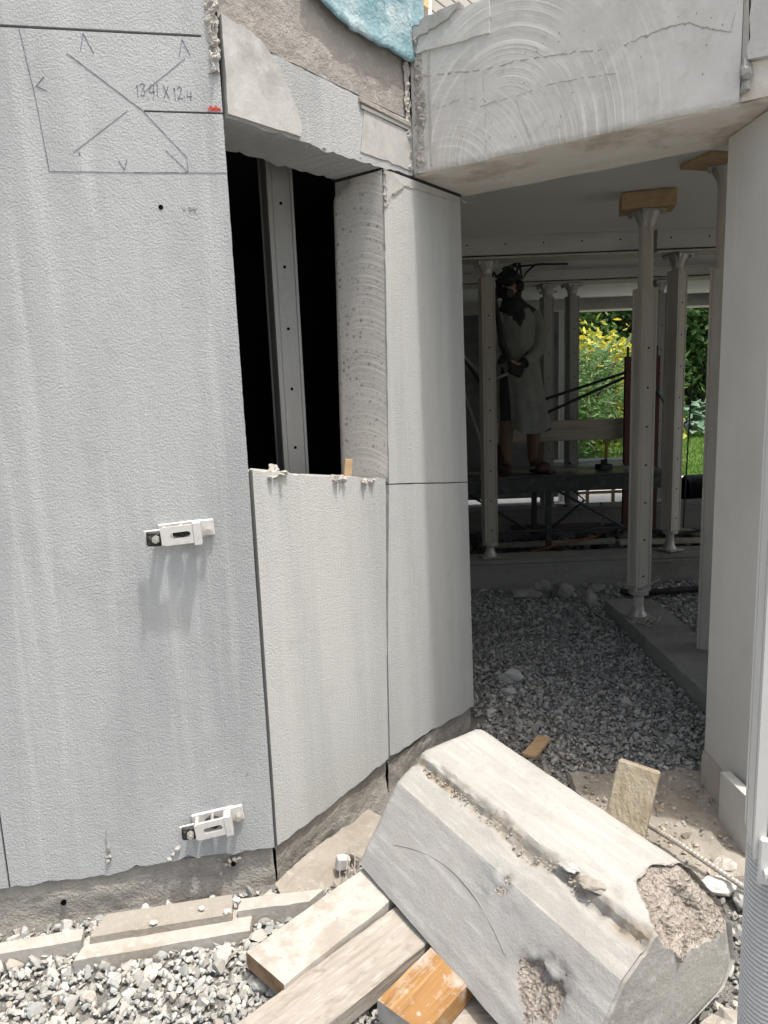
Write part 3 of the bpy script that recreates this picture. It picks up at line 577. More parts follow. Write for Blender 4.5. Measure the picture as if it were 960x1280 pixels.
# ------------------------------------------------------------------ upper storey, set back
us = thing('upper_facade', np.array(AW(.6, 2.95, .1)), 'white upper facade corner with pale wood trim and grey slats at the top', 'facade')
MB().extr([(-.0, 2.955), (1.13, 2.9), (1.13, 5.2), (-.0, 5.2)], AW, .05, .20).build('wall', m_facade, us)
b = MB(); b.extr([(1.085, 3.03), (1.125, 3.03), (1.125, 5.2), (1.085, 5.2)], AW, .02, .048); b.build('wood_trim', m_ywood, us)
b = MB(); b.extr([(1.135, 2.9), (1.16, 2.9), (1.16, 5.2), (1.135, 5.2)], AW, .03, .2); b.build('window_frame', m_frame, us)
for i in range(22):
    z = 2.925 + i * .05; MB().extr([(1.163, z), (2.2, z), (2.2, z + .042), (1.163, z + .042)], AW, .12 + .0, .14).build('slat', m_slat, us)
MB().extr([(1.163, 2.91), (2.2, 2.91), (2.2, 5.2), (1.163, 5.2)], AW, .145, .2).build('backing', m_core, us)

# ------------------------------------------------------------------ beam across the opening
bmt = thing('concrete_beam', np.array(BW(.6, 2.38, .15)), 'thick concrete beam over the opening, its face scored by curved saw marks', 'beam')
BZ = 2.385
cB = np.array(BW(.36, 2.38, 0)) - np.array(bmt.location)
add_arcs(m_beamf, tuple(cB), tuple(DB), (0, 0, 1), 46, C(.74, .735, .715), .8, .8, squash=.8, fade=(.3, .62))
add_arcs(m_beamf, tuple(np.array(BW(.12, 2.25, 0)) - np.array(bmt.location)), tuple(DB), (0, 0, 1), 70, C(.74, .735, .715), .5, .35, squash=.9, fade=(.3, .75), seed=4.)
bt = MB()
def bface(u, v):
    s = -.0 + 1.115 * u; z = BZ + (2.90 - BZ) * v
    e = .0015 * fbm((s * 5, z * 5, 8), 4) - .014 * max(0, 1 - v / .045) ** 2 * (1 + .8 * fbm((s * 9, 1, 1), 3))
    # cracks that wander across the face
    for zc, a, am in ():
        zz = zc + .055 * s + a * fbm((s * 4.2, zc, 1), 4); d = abs(z - zz); 
        if .02 < s < 1.06: e -= am * max(0, 1 - d / .006) * (.4 + max(0, fbm((s * 9, zc, 5), 3)))
    return BW(s, z, -e)
bt.grid(bface, 200, 120)
bt.build('beam_face', m_beamf, bmt, smooth=True)
MB().extr([(.0, BZ + .012), (1.115, BZ + .012), (1.115, 2.897), (0, 2.897)], BW, .012, .38).build('beam_core', m_conc, bmt)
sf = MB()
def soff(u, v):
    s = -.02 + 1.5 * u; t = .0 + .40 * v
    return BW(s, BZ + .003 * fbm((s * 6, t * 6, 3), 4) + .008 * (1 - min(1, v / .06)) * abs(fbm((s * 14, 2, 1), 3)), t)
sf.grid(soff, 90, 30); sf.build('soffit', m_soffit, bmt, smooth=True)
b = MB()      # dark stone pits left where the saw opened bubbles
for i in range(60):
    s, z = R.uniform(.04, 1.08), R.uniform(2.44, 2.95); q = R.uniform(.0018, .0045)
    b.lump(BW(s, z, .0 - .0015 * fbm((s * 5, z * 5, 8), 4)), (q, q * .6, q), 400 + i, 1)
b.build('air_holes', m_core, bmt)
b = MB()      # cracks as thin wandering dark gaps
def crack(m, s0, z0, s1, z1, seed, wd, amp=.02, n=34, breaks=True):
    rr = random.Random(seed); pts = []
    for i in range(n + 1):
        f = i / n; pts.append((s0 + (s1 - s0) * f, z0 + (z1 - z0) * f + amp * fbm((f * 5 + seed, seed, 0), 4)))
    for i in range(n):
        if breaks and fbm((i * .33, seed * 2, 0), 2) < -.08: continue
        w1 = wd * (.25 + 1.2 * max(0, fbm((i * .4, seed, 4), 3)))
        (a, b_), (c, d) = pts[i], pts[i + 1]
        m.extr([(a, b_ - w1 / 2), (c, d - w1 / 2), (c, d + w1 / 2), (a, b_ + w1 / 2)], lambda s, z, t: BW(s, z, t - .0015 * fbm((s * 5, z * 5, 8), 4)), -.0012, .002)
for i, pl_ in enumerate(([(.05, 2.72), (.139, 2.71), (.281, 2.685), (.4, 2.681), (.458, 2.676), (.569, 2.662), (.623, 2.655), (.765, 2.63), (.802, 2.639)], [(.802, 2.639), (.897, 2.652), (.966, 2.648), (1.011, 2.62), (1.085, 2.59), (1.095, 2.64)], [(.279, 2.568), (.429, 2.573), (.542, 2.579), (.663, 2.571), (.753, 2.559)], [(.414, 2.558), (.44, 2.49), (.471, 2.411)], [(.29, 2.673), (.30, 2.55), (.301, 2.413)], [(.05, 2.64), (.12, 2.60), (.2, 2.61)])):
    for k in range(len(pl_) - 1):
        crack(b, *pl_[k], *pl_[k + 1], i * 9 + k, (.0055, .008, .003, .004, .002, .002)[i], .006, 10, i not in (1, 3))
b.build('crack', m_core, bmt)
b = MB(); b.extr(jag((.03, 2.80), (.32, 2.792), 14, .003, 50) + jag((.32, 2.792), (.322, 2.905), 6, .003, 51) + jag((.322, 2.905), (.03, 2.882), 14, .004, 54), BW, -.010, .02)
b.build('loose_chunk', m_beamf, bmt)
b = MB(); b.extr(jag((.035, 2.845), (.17, 2.875), 9, .004, 52) + jag((.17, 2.875), (.215, 2.915), 5, .004, 53) + jag((.215, 2.915), (.035, 2.90), 9, .004, 55), BW, -.022, .02); b.build('loose_chunk', m_conc, bmt)
b = MB(); b.grid(lambda u, v: BW(.0 + 1.1 * u, 2.898 + .006 * fbm((u * 30, v * 6, 2), 3), -.004 + .38 * v), 90, 14); b.build('broken_top', m_mortar, bmt, smooth=True)
b = roughstrip(BW, .005, .06, 2.39, 2.86, .014, 5); q_ = roughstrip(BW, .02, .065, 2.55, 2.66, .03, 7); b.add(q_.v, q_.f)
b.build('corner_mortar', m_mortar, bmt)
b = MB(); b.extr([(.075, 2.41), (.082, 2.41), (.082, 2.82), (.075, 2.82)], BW, -.006, .004); b.build('vertical_ridge', m_conc, bmt)
# neighbour slab to the right of a vertical joint
rp = thing('concrete_slab', np.array(BW(1.4, 2.45, .1)), 'rough pale wall block right of the vertical joint at the beam end', 'concrete block')
MB().extr(jag((1.135, 2.50), (1.7, 2.47), 10, .006, 60) + jag((1.7, 3.3), (1.135, 3.3), 3, .002, 61) + jag((1.135, 3.3), (1.135, 2.50), 24, .005, 62), BW, -.012, .3).build('block', m_conc, rp)
b = MB(); b.extr([(1.1155, BZ + .01), (1.7, BZ + .01), (1.7, 2.468), (1.135, 2.498), (1.1155, 3.0)], BW, .012, .38); b.build('joint_mortar', m_soffit, rp)
b = MB(); b.lump(BW(1.13, 2.475, -.002), (.022, .02, .03), 90, 2, .5); b.lump(BW(1.13, 2.43, .0), (.015, .015, .02), 91, 2, .5); b.build('mortar_lump', m_core, rp)

# ------------------------------------------------------------------ right wall
rw = thing('side_wall', (1.35, 2.3, 0), 'pale beige rendered wall end on the right side of the opening', 'wall')
XR = 1.205
RWf = lambda s, z, t: np.array([XR + t, 2.585 - s, z])
MB().extr([(0, .0)] + [(0, .17)] + [(0, 2.38), (.37, 2.38), (.37, .17)], RWf, 0, .3).build('render_coat', m_rw if False else mat('beige_render', C(.52, .51, .48), .9, layers=[(2.5, C(.45, .44, .41), .45, .66, .7), (8, C(.57, .56, .53), .52, .7, .5, (1, 1, .15)), (60, C(.38, .37, .35), .62, .76, .4)], bumps=[(170, .4, .003)]), rw)
b = MB(); b.grid(lambda u, v: RWf(-.004 + .374 * u, -.1 + .27 * v, -.003 - .012 * (1 - v) - .006 * fbm((u * 5, v * 3, 1), 4)), 36, 14); b.grid(lambda u, v: np.array([XR - .004 + .3 * u, 2.5885, -.1 + .27 * v]), 4, 4)
b.build('footing', mat('stained_footing', C(.42, .385, .34), .93, layers=[(5, C(.3, .265, .225), .45, .66, .8)], bumps=[(90, .5, .006)]), rw, smooth=True)
b = MB(); b.extr([(.235, .02), (.30, .02), (.44, .02), (.44, .232), (.235, .215)], lambda s, z, t: RWf(s, z, t), -.05, -.016)
b.build('insulation_board', m_insul, None, label='short white insulation board leaning against the foot of the beige wall', cat='board')
b = MB(); c_ = RWf(.42, 1.70, -.01)
b.tube([c_ + np.array([0, .012 * math.cos(q), .018 * math.sin(q)]) for q in np.linspace(0, 5.6, 14)], .0025, 6); b.build('wire_loop', m_rebar, rw)

# ------------------------------------------------------------------ room behind
CEIL = 2.66
MB().prism([(.3, 3.15), (.45, 3.0), (1.6, 2.4), (5.2, 2.4), (5.2, 10.1), (.3, 10.1)], CEIL, CEIL + .3).build('ceiling', m_ceil, kind='structure')
MB().prism([(-3.6, 1.9), (-.55, 2.4), (.3, 3.5), (.3, 10.1), (-3.6, 10.1)], CEIL + .002, CEIL + .3).build('ceiling', bpy.data.materials.get('shade_ceiling') or mat('shade_ceiling', C(.05), .95), kind='structure')  # second ceiling: shade of the dark room painted as near-black
b = MB().box((.24, 6.75, 1.33), (.1, 6.75, 2.64)); b.build('partition_wall', m_sill, None, label='dark interior partition behind the pillar', cat='wall')
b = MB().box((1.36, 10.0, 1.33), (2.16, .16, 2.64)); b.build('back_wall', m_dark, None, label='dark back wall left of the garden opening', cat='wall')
b = MB().box((5.15, 7.9, 1.33), (.16, 4.3, 2.64)); b.build('rear_shade_wall', m_dark, None, label='added dark wall at the far right, out of view, shading the rear room', cat='wall')  # unseen wall placed to keep the rear dim; the front side stays open
b = MB().box((-1.7, 6.0, 1.33), (3.7, .16, 2.64)); b.box((-3.5, 4.0, 1.33), (.16, 4, 2.64)); b.build('dark_room_wall', mat('shade_black_wall', C(.05), .95), None, label='shade coloured wall inside the dark room behind the window hole', cat='wall')  # near-black wall colour stands in for the shade of the unlit room
b = MB().box((3.4, 2.5, 1.3), (3.8, .16, 2.7)); b.build('front_wall', m_ceil, None, label='interior face of the front wall right of the opening', cat='wall')
b = MB().box((2.5, 10.03, 1.2), (.055, .1, 2.65)); b.build('window_frame', m_frame, None, label='tall white frame upright at left edge of the garden opening', cat='frame')
# downstand beams under the ceiling
def downstand(x0, x1, y, z0, z1, label, m=m_sill, step=.02):
    t = thing('ceiling_beam', ((x0 + x1) / 2, y, z0), label, 'beam', 'downstand beams under the ceiling')
    MB().box(((x0 + x1) / 2, y + .1, (z0 + z1) / 2 + .012), (x1 - x0, .2, z1 - z0 - .024 - .003)).build('web', m, t)
    MB().box(((x0 + x1) / 2, y + .1, z0 + .005), (x1 - x0 + .002, .24, .012), bev=.002).build('flange', m_alu, t)
    MB().box(((x0 + x1) / 2, y - .004, z1 - .03), (x1 - x0, .012, .02)).build('top_lip', m, t)
    for k in range(int((x1 - x0) / .28)):
        p = Vector((x0 + .1 + k * .28, y - .001, (z0 + z1) / 2 + .02)); MB().tube([p, p + Vector((0, -.004, 0))], .006, 8).build('bolt_hole', m_void, t)
downstand(.3, 2.02, 5.5, 2.5, CEIL, 'long grey ceiling beam nearest the opening, ending right of the main prop')
downstand(2.07, 4.2, 5.5, 2.5, CEIL, 'shorter stained ceiling beam that continues the long one to the right')
downstand(.3, 4.9, 7.25, 2.54, CEIL, 'second grey ceiling beam, deeper in the room')
b = MB().box((2.7, 9.95, 2.585), (4.8, .3, .15)); b.box((2.7, 9.79, 2.53), (4.8, .02, .04)); b.build('eaves_lintel', m_sill, None, label='grey lintel across the top of the garden opening', cat='lintel')
# floor upstands
def upstand(x0, x1, y, z1, label, d=.22):
    t = thing('upstand', ((x0 + x1) / 2, y, 0), label, 'upstand', 'low concrete upstands across the floor')
    MB().box(((x0 + x1) / 2, y + d / 2, z1 / 2 - .08), (x1 - x0, d, z1 + .12 - .03), bev=.006).build('base', m_dsill, t)
    b = MB(); b.grid(lambda u, v: (x0 + (x1 - x0) * u, y - .012 + (d + .024) * v, z1 - .005 + .004 * fbm((u * 20, v * 2, 1), 3)), 60, 4); b.grid(lambda u, v: (x0 + (x1 - x0) * u, y - .012, z1 - .035 + .03 * v), 60, 1)
    b.build('ledge', m_dsill, t)
    MB().box(((x0 + x1) / 2, y - .004, z1 - .055), (x1 - x0, .01, .012)).build('groove_strip', m_core, t)
upstand(.3, 2.06, 5.5, .24, 'low grey concrete upstand crossing behind the gravel, left of the main prop')
upstand(2.064, 5.0, 5.505, .235, 'low grey concrete upstand right of the main prop')
upstand(.3, 5.0, 7.25, .33, 'second low upstand behind the rubble')
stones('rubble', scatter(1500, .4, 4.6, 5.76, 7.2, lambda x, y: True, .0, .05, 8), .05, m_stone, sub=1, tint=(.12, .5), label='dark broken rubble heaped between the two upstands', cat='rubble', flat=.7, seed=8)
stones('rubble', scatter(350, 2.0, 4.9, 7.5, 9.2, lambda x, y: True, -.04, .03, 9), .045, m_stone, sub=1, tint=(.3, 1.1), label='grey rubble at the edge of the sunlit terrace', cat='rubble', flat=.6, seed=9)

# ------------------------------------------------------------------ post shores
def post(x, y, z0, z1, za, zb, label, yaw=.35, m=m_alu, thread=False, flip=False, fine=False, head=True, group='aluminium post shores holding up the ceiling'):
    t = thing('post_shore', (x, y, z0), label, 'prop', group)
    Mz = rotz(yaw)
    # extruded profile: square with a wide groove on each face and flanged corners
    q = [(.052, .052), (.052, .042), (.047, .039), (.047, .033), (.050, .030), (.050, -.030), (.047, -.033), (.047, -.039), (.052, -.042)]
    if fine: q = [(.052, .052), (.052, .036), (.034, .036), (.034, .027), (.052, .027), (.052, -.027), (.034, -.027), (.034, -.036), (.052, -.036)]
    sec = []
    for k in range(4):
        r = Matrix.Rotation(-k * math.pi / 2, 2); sec += [tuple(r @ Vector(p)) for p in q]
    b = MB(); b.extr(sec, lambda a, c, tt: Vector((x, y, tt)) + Mz @ Vector((a, c, 0)), za, zb); b.build('outer_profile', m, t)
    holes = MB(); n = int((zb - za - .1) / .235)
    for side in (1, 3):
        for k in range(n):
            d = Matrix.Rotation(side * math.pi / 2, 3, 'Z') @ Vector((.0502, 0, 0)); c = Vector((x, y, za + .1 + k * .235)) + Mz @ d; o = Mz @ (d.normalized() * .001)
            holes.tube([c - o, c + o], .0065, 8)
    holes.build('bolt_holes', m_void, t)
    def tub(r, a, c_, nm):
        bb = MB()
        if thread and nm == 'threaded_tube':
            prof = []; k = int((c_ - a) / .0021)
            for i in range(k + 1): prof.append((r - (0, 0, .009, .009)[i % 4], a - z0 + (c_ - a) * i / k))
            bb.lathe((x, y, z0), prof, 28)
        else:
            bb.lathe((x, y, z0), [(r, a - z0), (r, c_ - z0)], 20)
        return bb.build(nm, m, t, smooth=not thread)
    if za > z0 + .02: tub(.031 if not fine else .055, z0, za, 'threaded_tube')
    if zb < z1 - .02: tub(.042, zb, z1 - .012, 'inner_tube')
    if za > z0 + .02 and not fine:
        b = MB(); b.lathe((x, y, za), [(.05, -.03), (.062, -.025), (.062, .0), (.055, .004)], 12); b.build('collar', m_galv, t)
    b = MB(); b.box((x, y, z0 + .004), (.15, .15, .008), Mz); b.lathe((x, y, z0 + .008), [(.055, 0), (.04, .03), (.034, .06)], 14); b.build('foot_plate', m_galv, t)
    if head:
        b = MB(); b.box((x, y, z1 - .004), (.16, .16, .008), Mz); b.lathe((x, y, z1 - .09), [(.043, 0), (.05, .03), (.072, .07), (.076, .082)], 14)
        for sx in (-1, 1):
            for sy in (-1, 1): b.box(Vector((x, y, z1 - .018)) + Mz @ Vector((sx * .066, sy * .066, 0)), (.02, .02, .022), Mz)
        b.build('head_plate', m_galv, t)
    return t
post(.835, 5.61, .24, 2.494, .36, 2.38, 'shade coloured metal prop nearest the pillar, in front of the worker', yaw=.12, m=m_alud)
post(1.61, 4.45, .09, 2.56, .265, 2.125, 'tall grey metal prop standing on the kerb with wooden packer on its head', yaw=.22, m=m_alu)
post(1.80, 3.86, .0, 2.63, .03, 2.14, 'metal prop half hidden behind the beige wall end', yaw=.9)
post(2.27, 5.61, .24, 2.494, .40, 2.38, 'metal prop on the upstand, right of the main prop, against the hedge', yaw=.5)
post(2.82, 7.4, .33, 2.534, .36, 2.42, 'shade coloured metal prop just left of and behind the one against the hedge', yaw=.2, m=m_alug)
post(1.69, 7.36, .33, 2.534, .36, 2.42, 'shade coloured metal prop directly right of the worker', yaw=.2, m=m_alug)
post(1.94, 7.36, .33, 2.534, .36, 2.42, 'shade coloured metal prop against the yellow shrub, left of the scaffold post', yaw=.3, m=m_alug)
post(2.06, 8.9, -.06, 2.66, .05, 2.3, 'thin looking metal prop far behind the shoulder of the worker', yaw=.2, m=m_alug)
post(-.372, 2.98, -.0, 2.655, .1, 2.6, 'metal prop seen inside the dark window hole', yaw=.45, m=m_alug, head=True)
fp = post(.598, 1.0, .0, 2.75, .885, 2.75, 'foreground metal prop at the right edge with coarse threaded foot', yaw=-.35, m=m_aluw, thread=True, fine=True, head=False, group=None)
b = MB(); b.box((.553, .956, .888), (.038, .010, .075), rotz(-.35), bev=.003); b.build('lock_plate', m_aluw, fp)
b = MB(); b.tube([(.549, .953, .872), (.545, .940, .872)], .011, 6); b.tube([(.545, .940, .872), (.541, .928, .872)], .0065, 10); b.build('lock_bolt', m_aluw, fp)
b = MB(); b.box((.562, .94, .835), (.022, .012, .05), rotz(.2), bev=.003); b.build('nut_handle', m_insul, fp)
for (x, y, z, sx, sy, sz, rz, lab) in ((1.61, 4.45, 2.609, .3, .2, .092, -.25, 'orange wood packer on the head of the main metal prop'), (1.86, 3.86, 2.645, .55, .22, .026, .3, 'flat wood packer above the prop behind the beige wall')):
    b = MB(); b.box((x, y, z), (sx, sy, sz), rotz(rz), bev=.003); b.build('wood_packer', m_woodp, None, label=lab, cat='wood packer', group='wood packers on prop heads')

# ------------------------------------------------------------------ floor inside
b = MB(); b.prism(jag((1.515, 3.0), (1.515, 4.83), 20, .004, 70) [0:1] + [(1.83, 3.0), (1.83, 4.8)] + [(1.56, 4.84)] + jag((1.515, 4.83), (1.515, 3.0), 20, .004, 70), -.04, .088)
b.build('kerb', m_dsill, None, label='long grey concrete kerb strip on the gravel under the main prop', cat='kerb')
b = MB(); b.box((1.7, 3.28, .1), (.16, .22, .02), rotz(.3), bev=.002); b.build('board_offcut', m_board, None, label='thin flat board offcut lying on the near end of the kerb', cat='board')
b = MB(); b.lump((.655, 3.72, .025), (.075, .05, .04), 11, 3, .15, rotz(-.15)); b.build('broken_brick', m_conc, None, label='squarish grey stone lump alone on the gravel by the pillar', cat='stone')
b = MB(); b.lump((.62, 3.56, .012), (.045, .035, .018), 12, 2, .2); b.build('stone', m_conc, None, label='small flat stone just in front of the squarish lump', cat='stone')
for i, (x, y, z, sx, sy, sz, lab) in enumerate(((1.02, 5.22, .05, .16, .09, .05, 'flat grey rubble piece nearest left at the foot of the upstand'), (1.32, 5.2, .06, .13, .1, .08, 'dark stone in the middle of the row by the upstand'), (1.47, 5.05, .07, .06, .13, .09, 'long stone leaning at the far end of the kerb'), (1.18, 5.34, .07, .1, .06, .07, 'small dark stone against the upstand'), (1.56, 5.3, .05, .08, .06, .06, 'smallest stone between kerb end and upstand'))):
    b = MB(); b.lump((x, y, z * .6), (sx, sy, sz), 50 + i, 2, .3, cuts=9); b.build('rubble_stone', m_rub, None, label=lab, cat='stone', group='stones along the upstand')
b = MB(); pts = [(1.72, 5.12, .06)] + [(1.72 + k * .05, 5.12 - .012 * math.sin(k * .4), .045) for k in range(1, 42)]
rs = [.026 if k % 2 else .022 for k in range(len(pts))]
b.tube([p for p in pts], rs, 10); b.build('corrugated_hose', m_cable, None, label='black corrugated hose lying on the gravel behind the kerb', cat='hose')
b = MB(); b.tube([(1.42, 4.75, .03), (1.47, 4.45, .02), (1.40, 4.15, .012), (1.28, 4.05, .012), (1.16, 4.02, .012)], .006, 6); b.build('wire', m_hose, None, smooth=True, label='thin pale wire lying on the gravel beside the kerb', cat='wire')
b = MB()
for i in range(3): b.tube([(1.6 + .05 * math.cos(k * .5 + i) + .03 * i, 4.3 + .05 * math.sin(k * .5 + i * 2), .094 + .01 * i + .012 * math.sin(k)) for k in range(12)], .004, 5)
b.build('wire_coil', m_rebar, None, label='small tangle of binding wire at the foot of the main prop', cat='wire')
b = MB(); b.tube([(1.5, 4.47, .30), (1.6, 4.385, .285), (1.74, 4.44, .33)], .006, 6); b.build('tie_wire', m_hose, None, label='pale tie wire wrapped round the foot of the main prop', cat='wire')
b = MB(); b.box((.63, 2.935, .022), (.062, .17, .016), rotz(-.62) @ Matrix.Rotation(.08, 3, 'X'), bev=.002); b.build('wood_offcut', m_woodp, None, label='thin brown wood offcut lying on the gravel behind the block', cat='wood offcut')
b = MB(); b.box((1.6, 3.12, .03), (.04, .1, .01), rotz(1.2)); b.build('wood_chip', m_insul, None, label='pale wood chip on the gravel by the beige wall end', cat='wood chip') if False else None
b = MB(); b.tube([(1.2, 6.0, .16), (1.5, 6.1, .2), (1.9, 6.3, .22), (2.05, 6.6, .3), (2.2, 7.2, .37)], .008, 6); b.build('cable', m_ocable, None, smooth=True, label='orange cable trailing over the dark rubble', cat='cable')
b = MB(); b.tube([(2.5, 5.9, .12), (2.8, 6.0, .16), (3.1, 5.8, .2), (3.4, 6.2, .1)], .012, 6); b.tube([(2.3, 6.2, .3), (2.7, 6.5, .16), (3.3, 6.7, .2)], .012, 6); b.build('cable', m_cable, None, smooth=True, label='black cable looping over the rubble at right', cat='cable')
b = MB(); b.tube([(1.86, 7.1, .8), (1.8, 7.0, .6), (1.95, 6.9, .45), (1.6, 6.8, .2), (1.2, 6.6, .14)], .012, 6); b.build('cable', m_cable, None, smooth=True, label='black cable hanging down under the scaffold deck', cat='cable')

for i, (x, y, z, L, a, tl) in enumerate(((1.0, 6.0, .12, .9, .3, .1), (1.5, 6.35, .16, 1.1, -.25, -.06), (2.0, 5.95, .13, .7, 1.0, .12), (2.55, 6.3, .15, 1.0, .15, .05), (1.9, 7.0, .18, 1.3, .05, .02), (3.0, 6.6, .14, .8, -.5, .08))):
    b = MB(); b.box((x, y, z), (L, .1, .035), rotz(a) @ Matrix.Rotation(tl, 3, 'Y'), bev=.003)
    b.build('board_offcut', m_board if i % 2 else mat('dark_board', C(.09, .075, .06), .9), None, label=('dark board lying on the rubble nearest the pillar side', 'grey board across the rubble under the scaffold deck', 'short dark board angled in the rubble behind the main prop', 'grey board lying on rubble beside the right prop', 'long dark board against the second upstand', 'short grey board at the right end of the rubble')[i], cat='board', group='boards lying on the rubble')
# ------------------------------------------------------------------ scaffold
sc_t = thing('scaffold', (1.5, 6.6, 0), 'dark low work scaffold with plank deck and rust red posts', 'scaffold')
DZ = .80
for i in range(3): MB().box((1.42, 6.3 + i * .26, DZ - .025), (2.1, .25, .05), bev=.004).build('deck_plank', m_board if i == 1 else mat('dark_wet_deck', C(.07, .075, .08), .35, layers=[(4, C(.13, .14, .14), .45, .65, .8)], spec=.5), sc_t)
MB().box((1.42, 6.16, DZ - .075), (2.1, .04, .13), bev=.004).build('edge_beam', m_rust if False else mat('dark_steel', C(.06, .065, .07), .5, .4, layers=[(14, C(.14, .14, .14), .5, .7, .6)]), sc_t)
m_dsteel = bpy.data.materials['dark_steel']
for x, y, zt in ((2.33, 6.85, 1.80), (2.62, 6.9, 1.80)):
    b = MB(); b.box((x, y, zt / 2), (.05, .05, zt)); b.tube([(x, y, zt), (x, y, zt + .09)], .012, 8); b.build('post', m_rust, sc_t)
for x, y in ((.6, 6.25), (.6, 6.85), (1.45, 6.25), (1.45, 6.85), (2.3, 6.25)):
    b = MB(); b.box((x, y, .37), (.045, .045, .74)); b.build('leg', m_dsteel, sc_t)
for a, c, r, m in (((1.5, 6.85, 1.42), (2.33, 6.85, 1.66), .014, m_cable), ((1.5, 6.85, 1.28), (2.33, 6.85, 1.62), .014, m_cable), ((2.33, 6.85, 1.67), (2.62, 6.9, 1.67), .016, m_dsteel), ((2.33, 6.85, 1.3), (2.62, 6.9, 1.28), .016, m_dsteel), ((.6, 6.25, .3), (2.3, 6.25, .3), .014, m_dsteel), ((.6, 6.86, .7), (1.45, 6.86, .15), .012, m_dsteel), ((1.45, 6.26, .7), (2.3, 6.26, .2), .012, m_dsteel)):
    MB().tube([a, c], r, 8).build('rail', m, sc_t)
MB().box((1.72, 6.93, 1.13), (1.35, .035, .195), bev=.003).build('guard_board', m_board, sc_t)
b = MB(); b.box((2.62, 6.86, 1.47), (.012, .02, .3), Matrix.Rotation(-.5, 3, 'Y')); b.build('brace', mat('teal_steel', C(.03, .12, .12), .5), sc_t)
b = MB(); b.box((1.98, 6.4, DZ + .03), (.12, .1, .05), rotz(.3), bev=.006); b.box((1.98, 6.4, DZ + .075), (.05, .04, .04), bev=.005); b.build('power_tool', m_rubber, None, label='small black tool lying on the scaffold deck', cat='tool')
b = MB(); b.box((2.03, 6.5, DZ + .12), (.02, .02, .24)); b.box((2.03, 6.5, DZ + .25), (.05, .04, .03)); b.build('spirit_level', mat('dull_yellow', C(.24, .17, .06), .6), None, label='short dull yellow upright handle standing on the scaffold deck', cat='handle')
# sawhorse beyond, in the sun
sh = thing('sawhorse', (3.1, 9.2, -.06), 'low pale wooden rack in the sun behind the scaffold', 'rack')
for z in (.18, .34, .5): MB().box((2.75, 9.1, z), (.9, .04, .035)).build('rail', m_ywood, sh)
for x in (2.35, 2.62, 2.95): MB().box((x, 9.14, .22), (.035, .035, .6)).build('upright', m_ywood, sh)
b = MB().box((2.6, 8.8, .62), (1.4, .3, .03)); b.build('table_board', m_facade, None, label='pale board lying level behind the scaffold near the garden', cat='board')
bt_ = thing('board_trestle', (2.6, 8.8, -.06), 'dark trestle legs carrying the level pale board', 'trestle')
for x in (2.0, 3.2):
    for y in (8.7, 8.9): MB().box((x, y, .27), (.04, .04, .66)).build('leg', m_dsteel, bt_)
b = MB(); b.tube([(2.96, 7.0, .0), (3.0, 7.0, 1.6)], .008, 6); b.build('rod', m_dsteel, None, label='thin dark rod upright beside the prop against the lawn', cat='rod')

# ------------------------------------------------------------------ worker on the scaffold
PX, PY, PZ = 1.24, 6.45, DZ
wk = thing('person', (PX, PY, PZ), 'worker in a long grey coat and dark headgear working on the scaffold', 'person', rz=0)
def skin(name, V, E, Rr, m, parent, sub=2):
    me = bpy.data.meshes.new(name); bm = bmesh.new(); ly = bm.verts.layers.skin.verify(); vs = []
    inv = par_world(parent).inverted()
    for p, r in zip(V, Rr):
        v = bm.verts.new(inv @ Vector(p)); v[ly].radius = (r, r) if not isinstance(r, tuple) else r; vs.append(v)
    vs[0][ly].use_root = True
    for a, b in E: bm.edges.new((vs[a], vs[b]))
    bm.to_mesh(me); bm.free(); me.materials.append(m)
    o = bpy.data.objects.new(name, me); COL.objects.link(o); o.parent = parent
    a = o.modifiers.new('skin', 'SKIN'); a.use_smooth_shade = True
    s = o.modifiers.new('sub', 'SUBSURF'); s.levels = sub; s.render_levels = sub
    return o
def W(a, f, z):  # a: to the right in the picture, f: towards the viewer
    return (PX + a, PY - f, PZ + z)
V = [W(0, 0, .92), W(-.01, .01, 1.1), W(-.03, .03, 1.30), W(-.05, .05, 1.42), W(-.07, .07, 1.50), W(-.10, .10, 1.62),     # pelvis..head
     W(.12, .02, 1.38), W(.14, .07, 1.10), W(.0, .20, .97), W(-.06, .24, .93),                                           # right arm (picture right)
     W(-.20, .06, 1.36), W(-.30, .12, 1.12), W(-.22, .24, 1.0), W(-.16, .27, .98),                                       # left arm
     W(.09, .0, .84), W(.11, .03, .48), W(.13, .0, .1), W(-.1, .02, .84), W(-.13, .08, .48), W(-.14, .04, .1)]
E = [(0, 1), (1, 2), (2, 3), (3, 4), (4, 5), (3, 6), (6, 7), (7, 8), (8, 9), (3, 10), (10, 11), (11, 12), (12, 13), (0, 14), (14, 15), (15, 16), (0, 17), (17, 18), (18, 19)]
Rr = [.15, .14, .15, .09, .06, .085, .065, .05, .042, .03, .065, .05, .042, .03, .095, .06, .045, .095, .06, .045]
skin('body', V, E, Rr, m_cloth, wk)
for k_, an_ in ((15, 16), (18, 19)): MB().tube([V[k_], tuple((np.array(V[k_]) * .5 + np.array(V[an_]) * .5)), V[an_]], [.064, .060, .055], 14, cap=False).build('trouser_leg', m_trouser, wk, smooth=True)
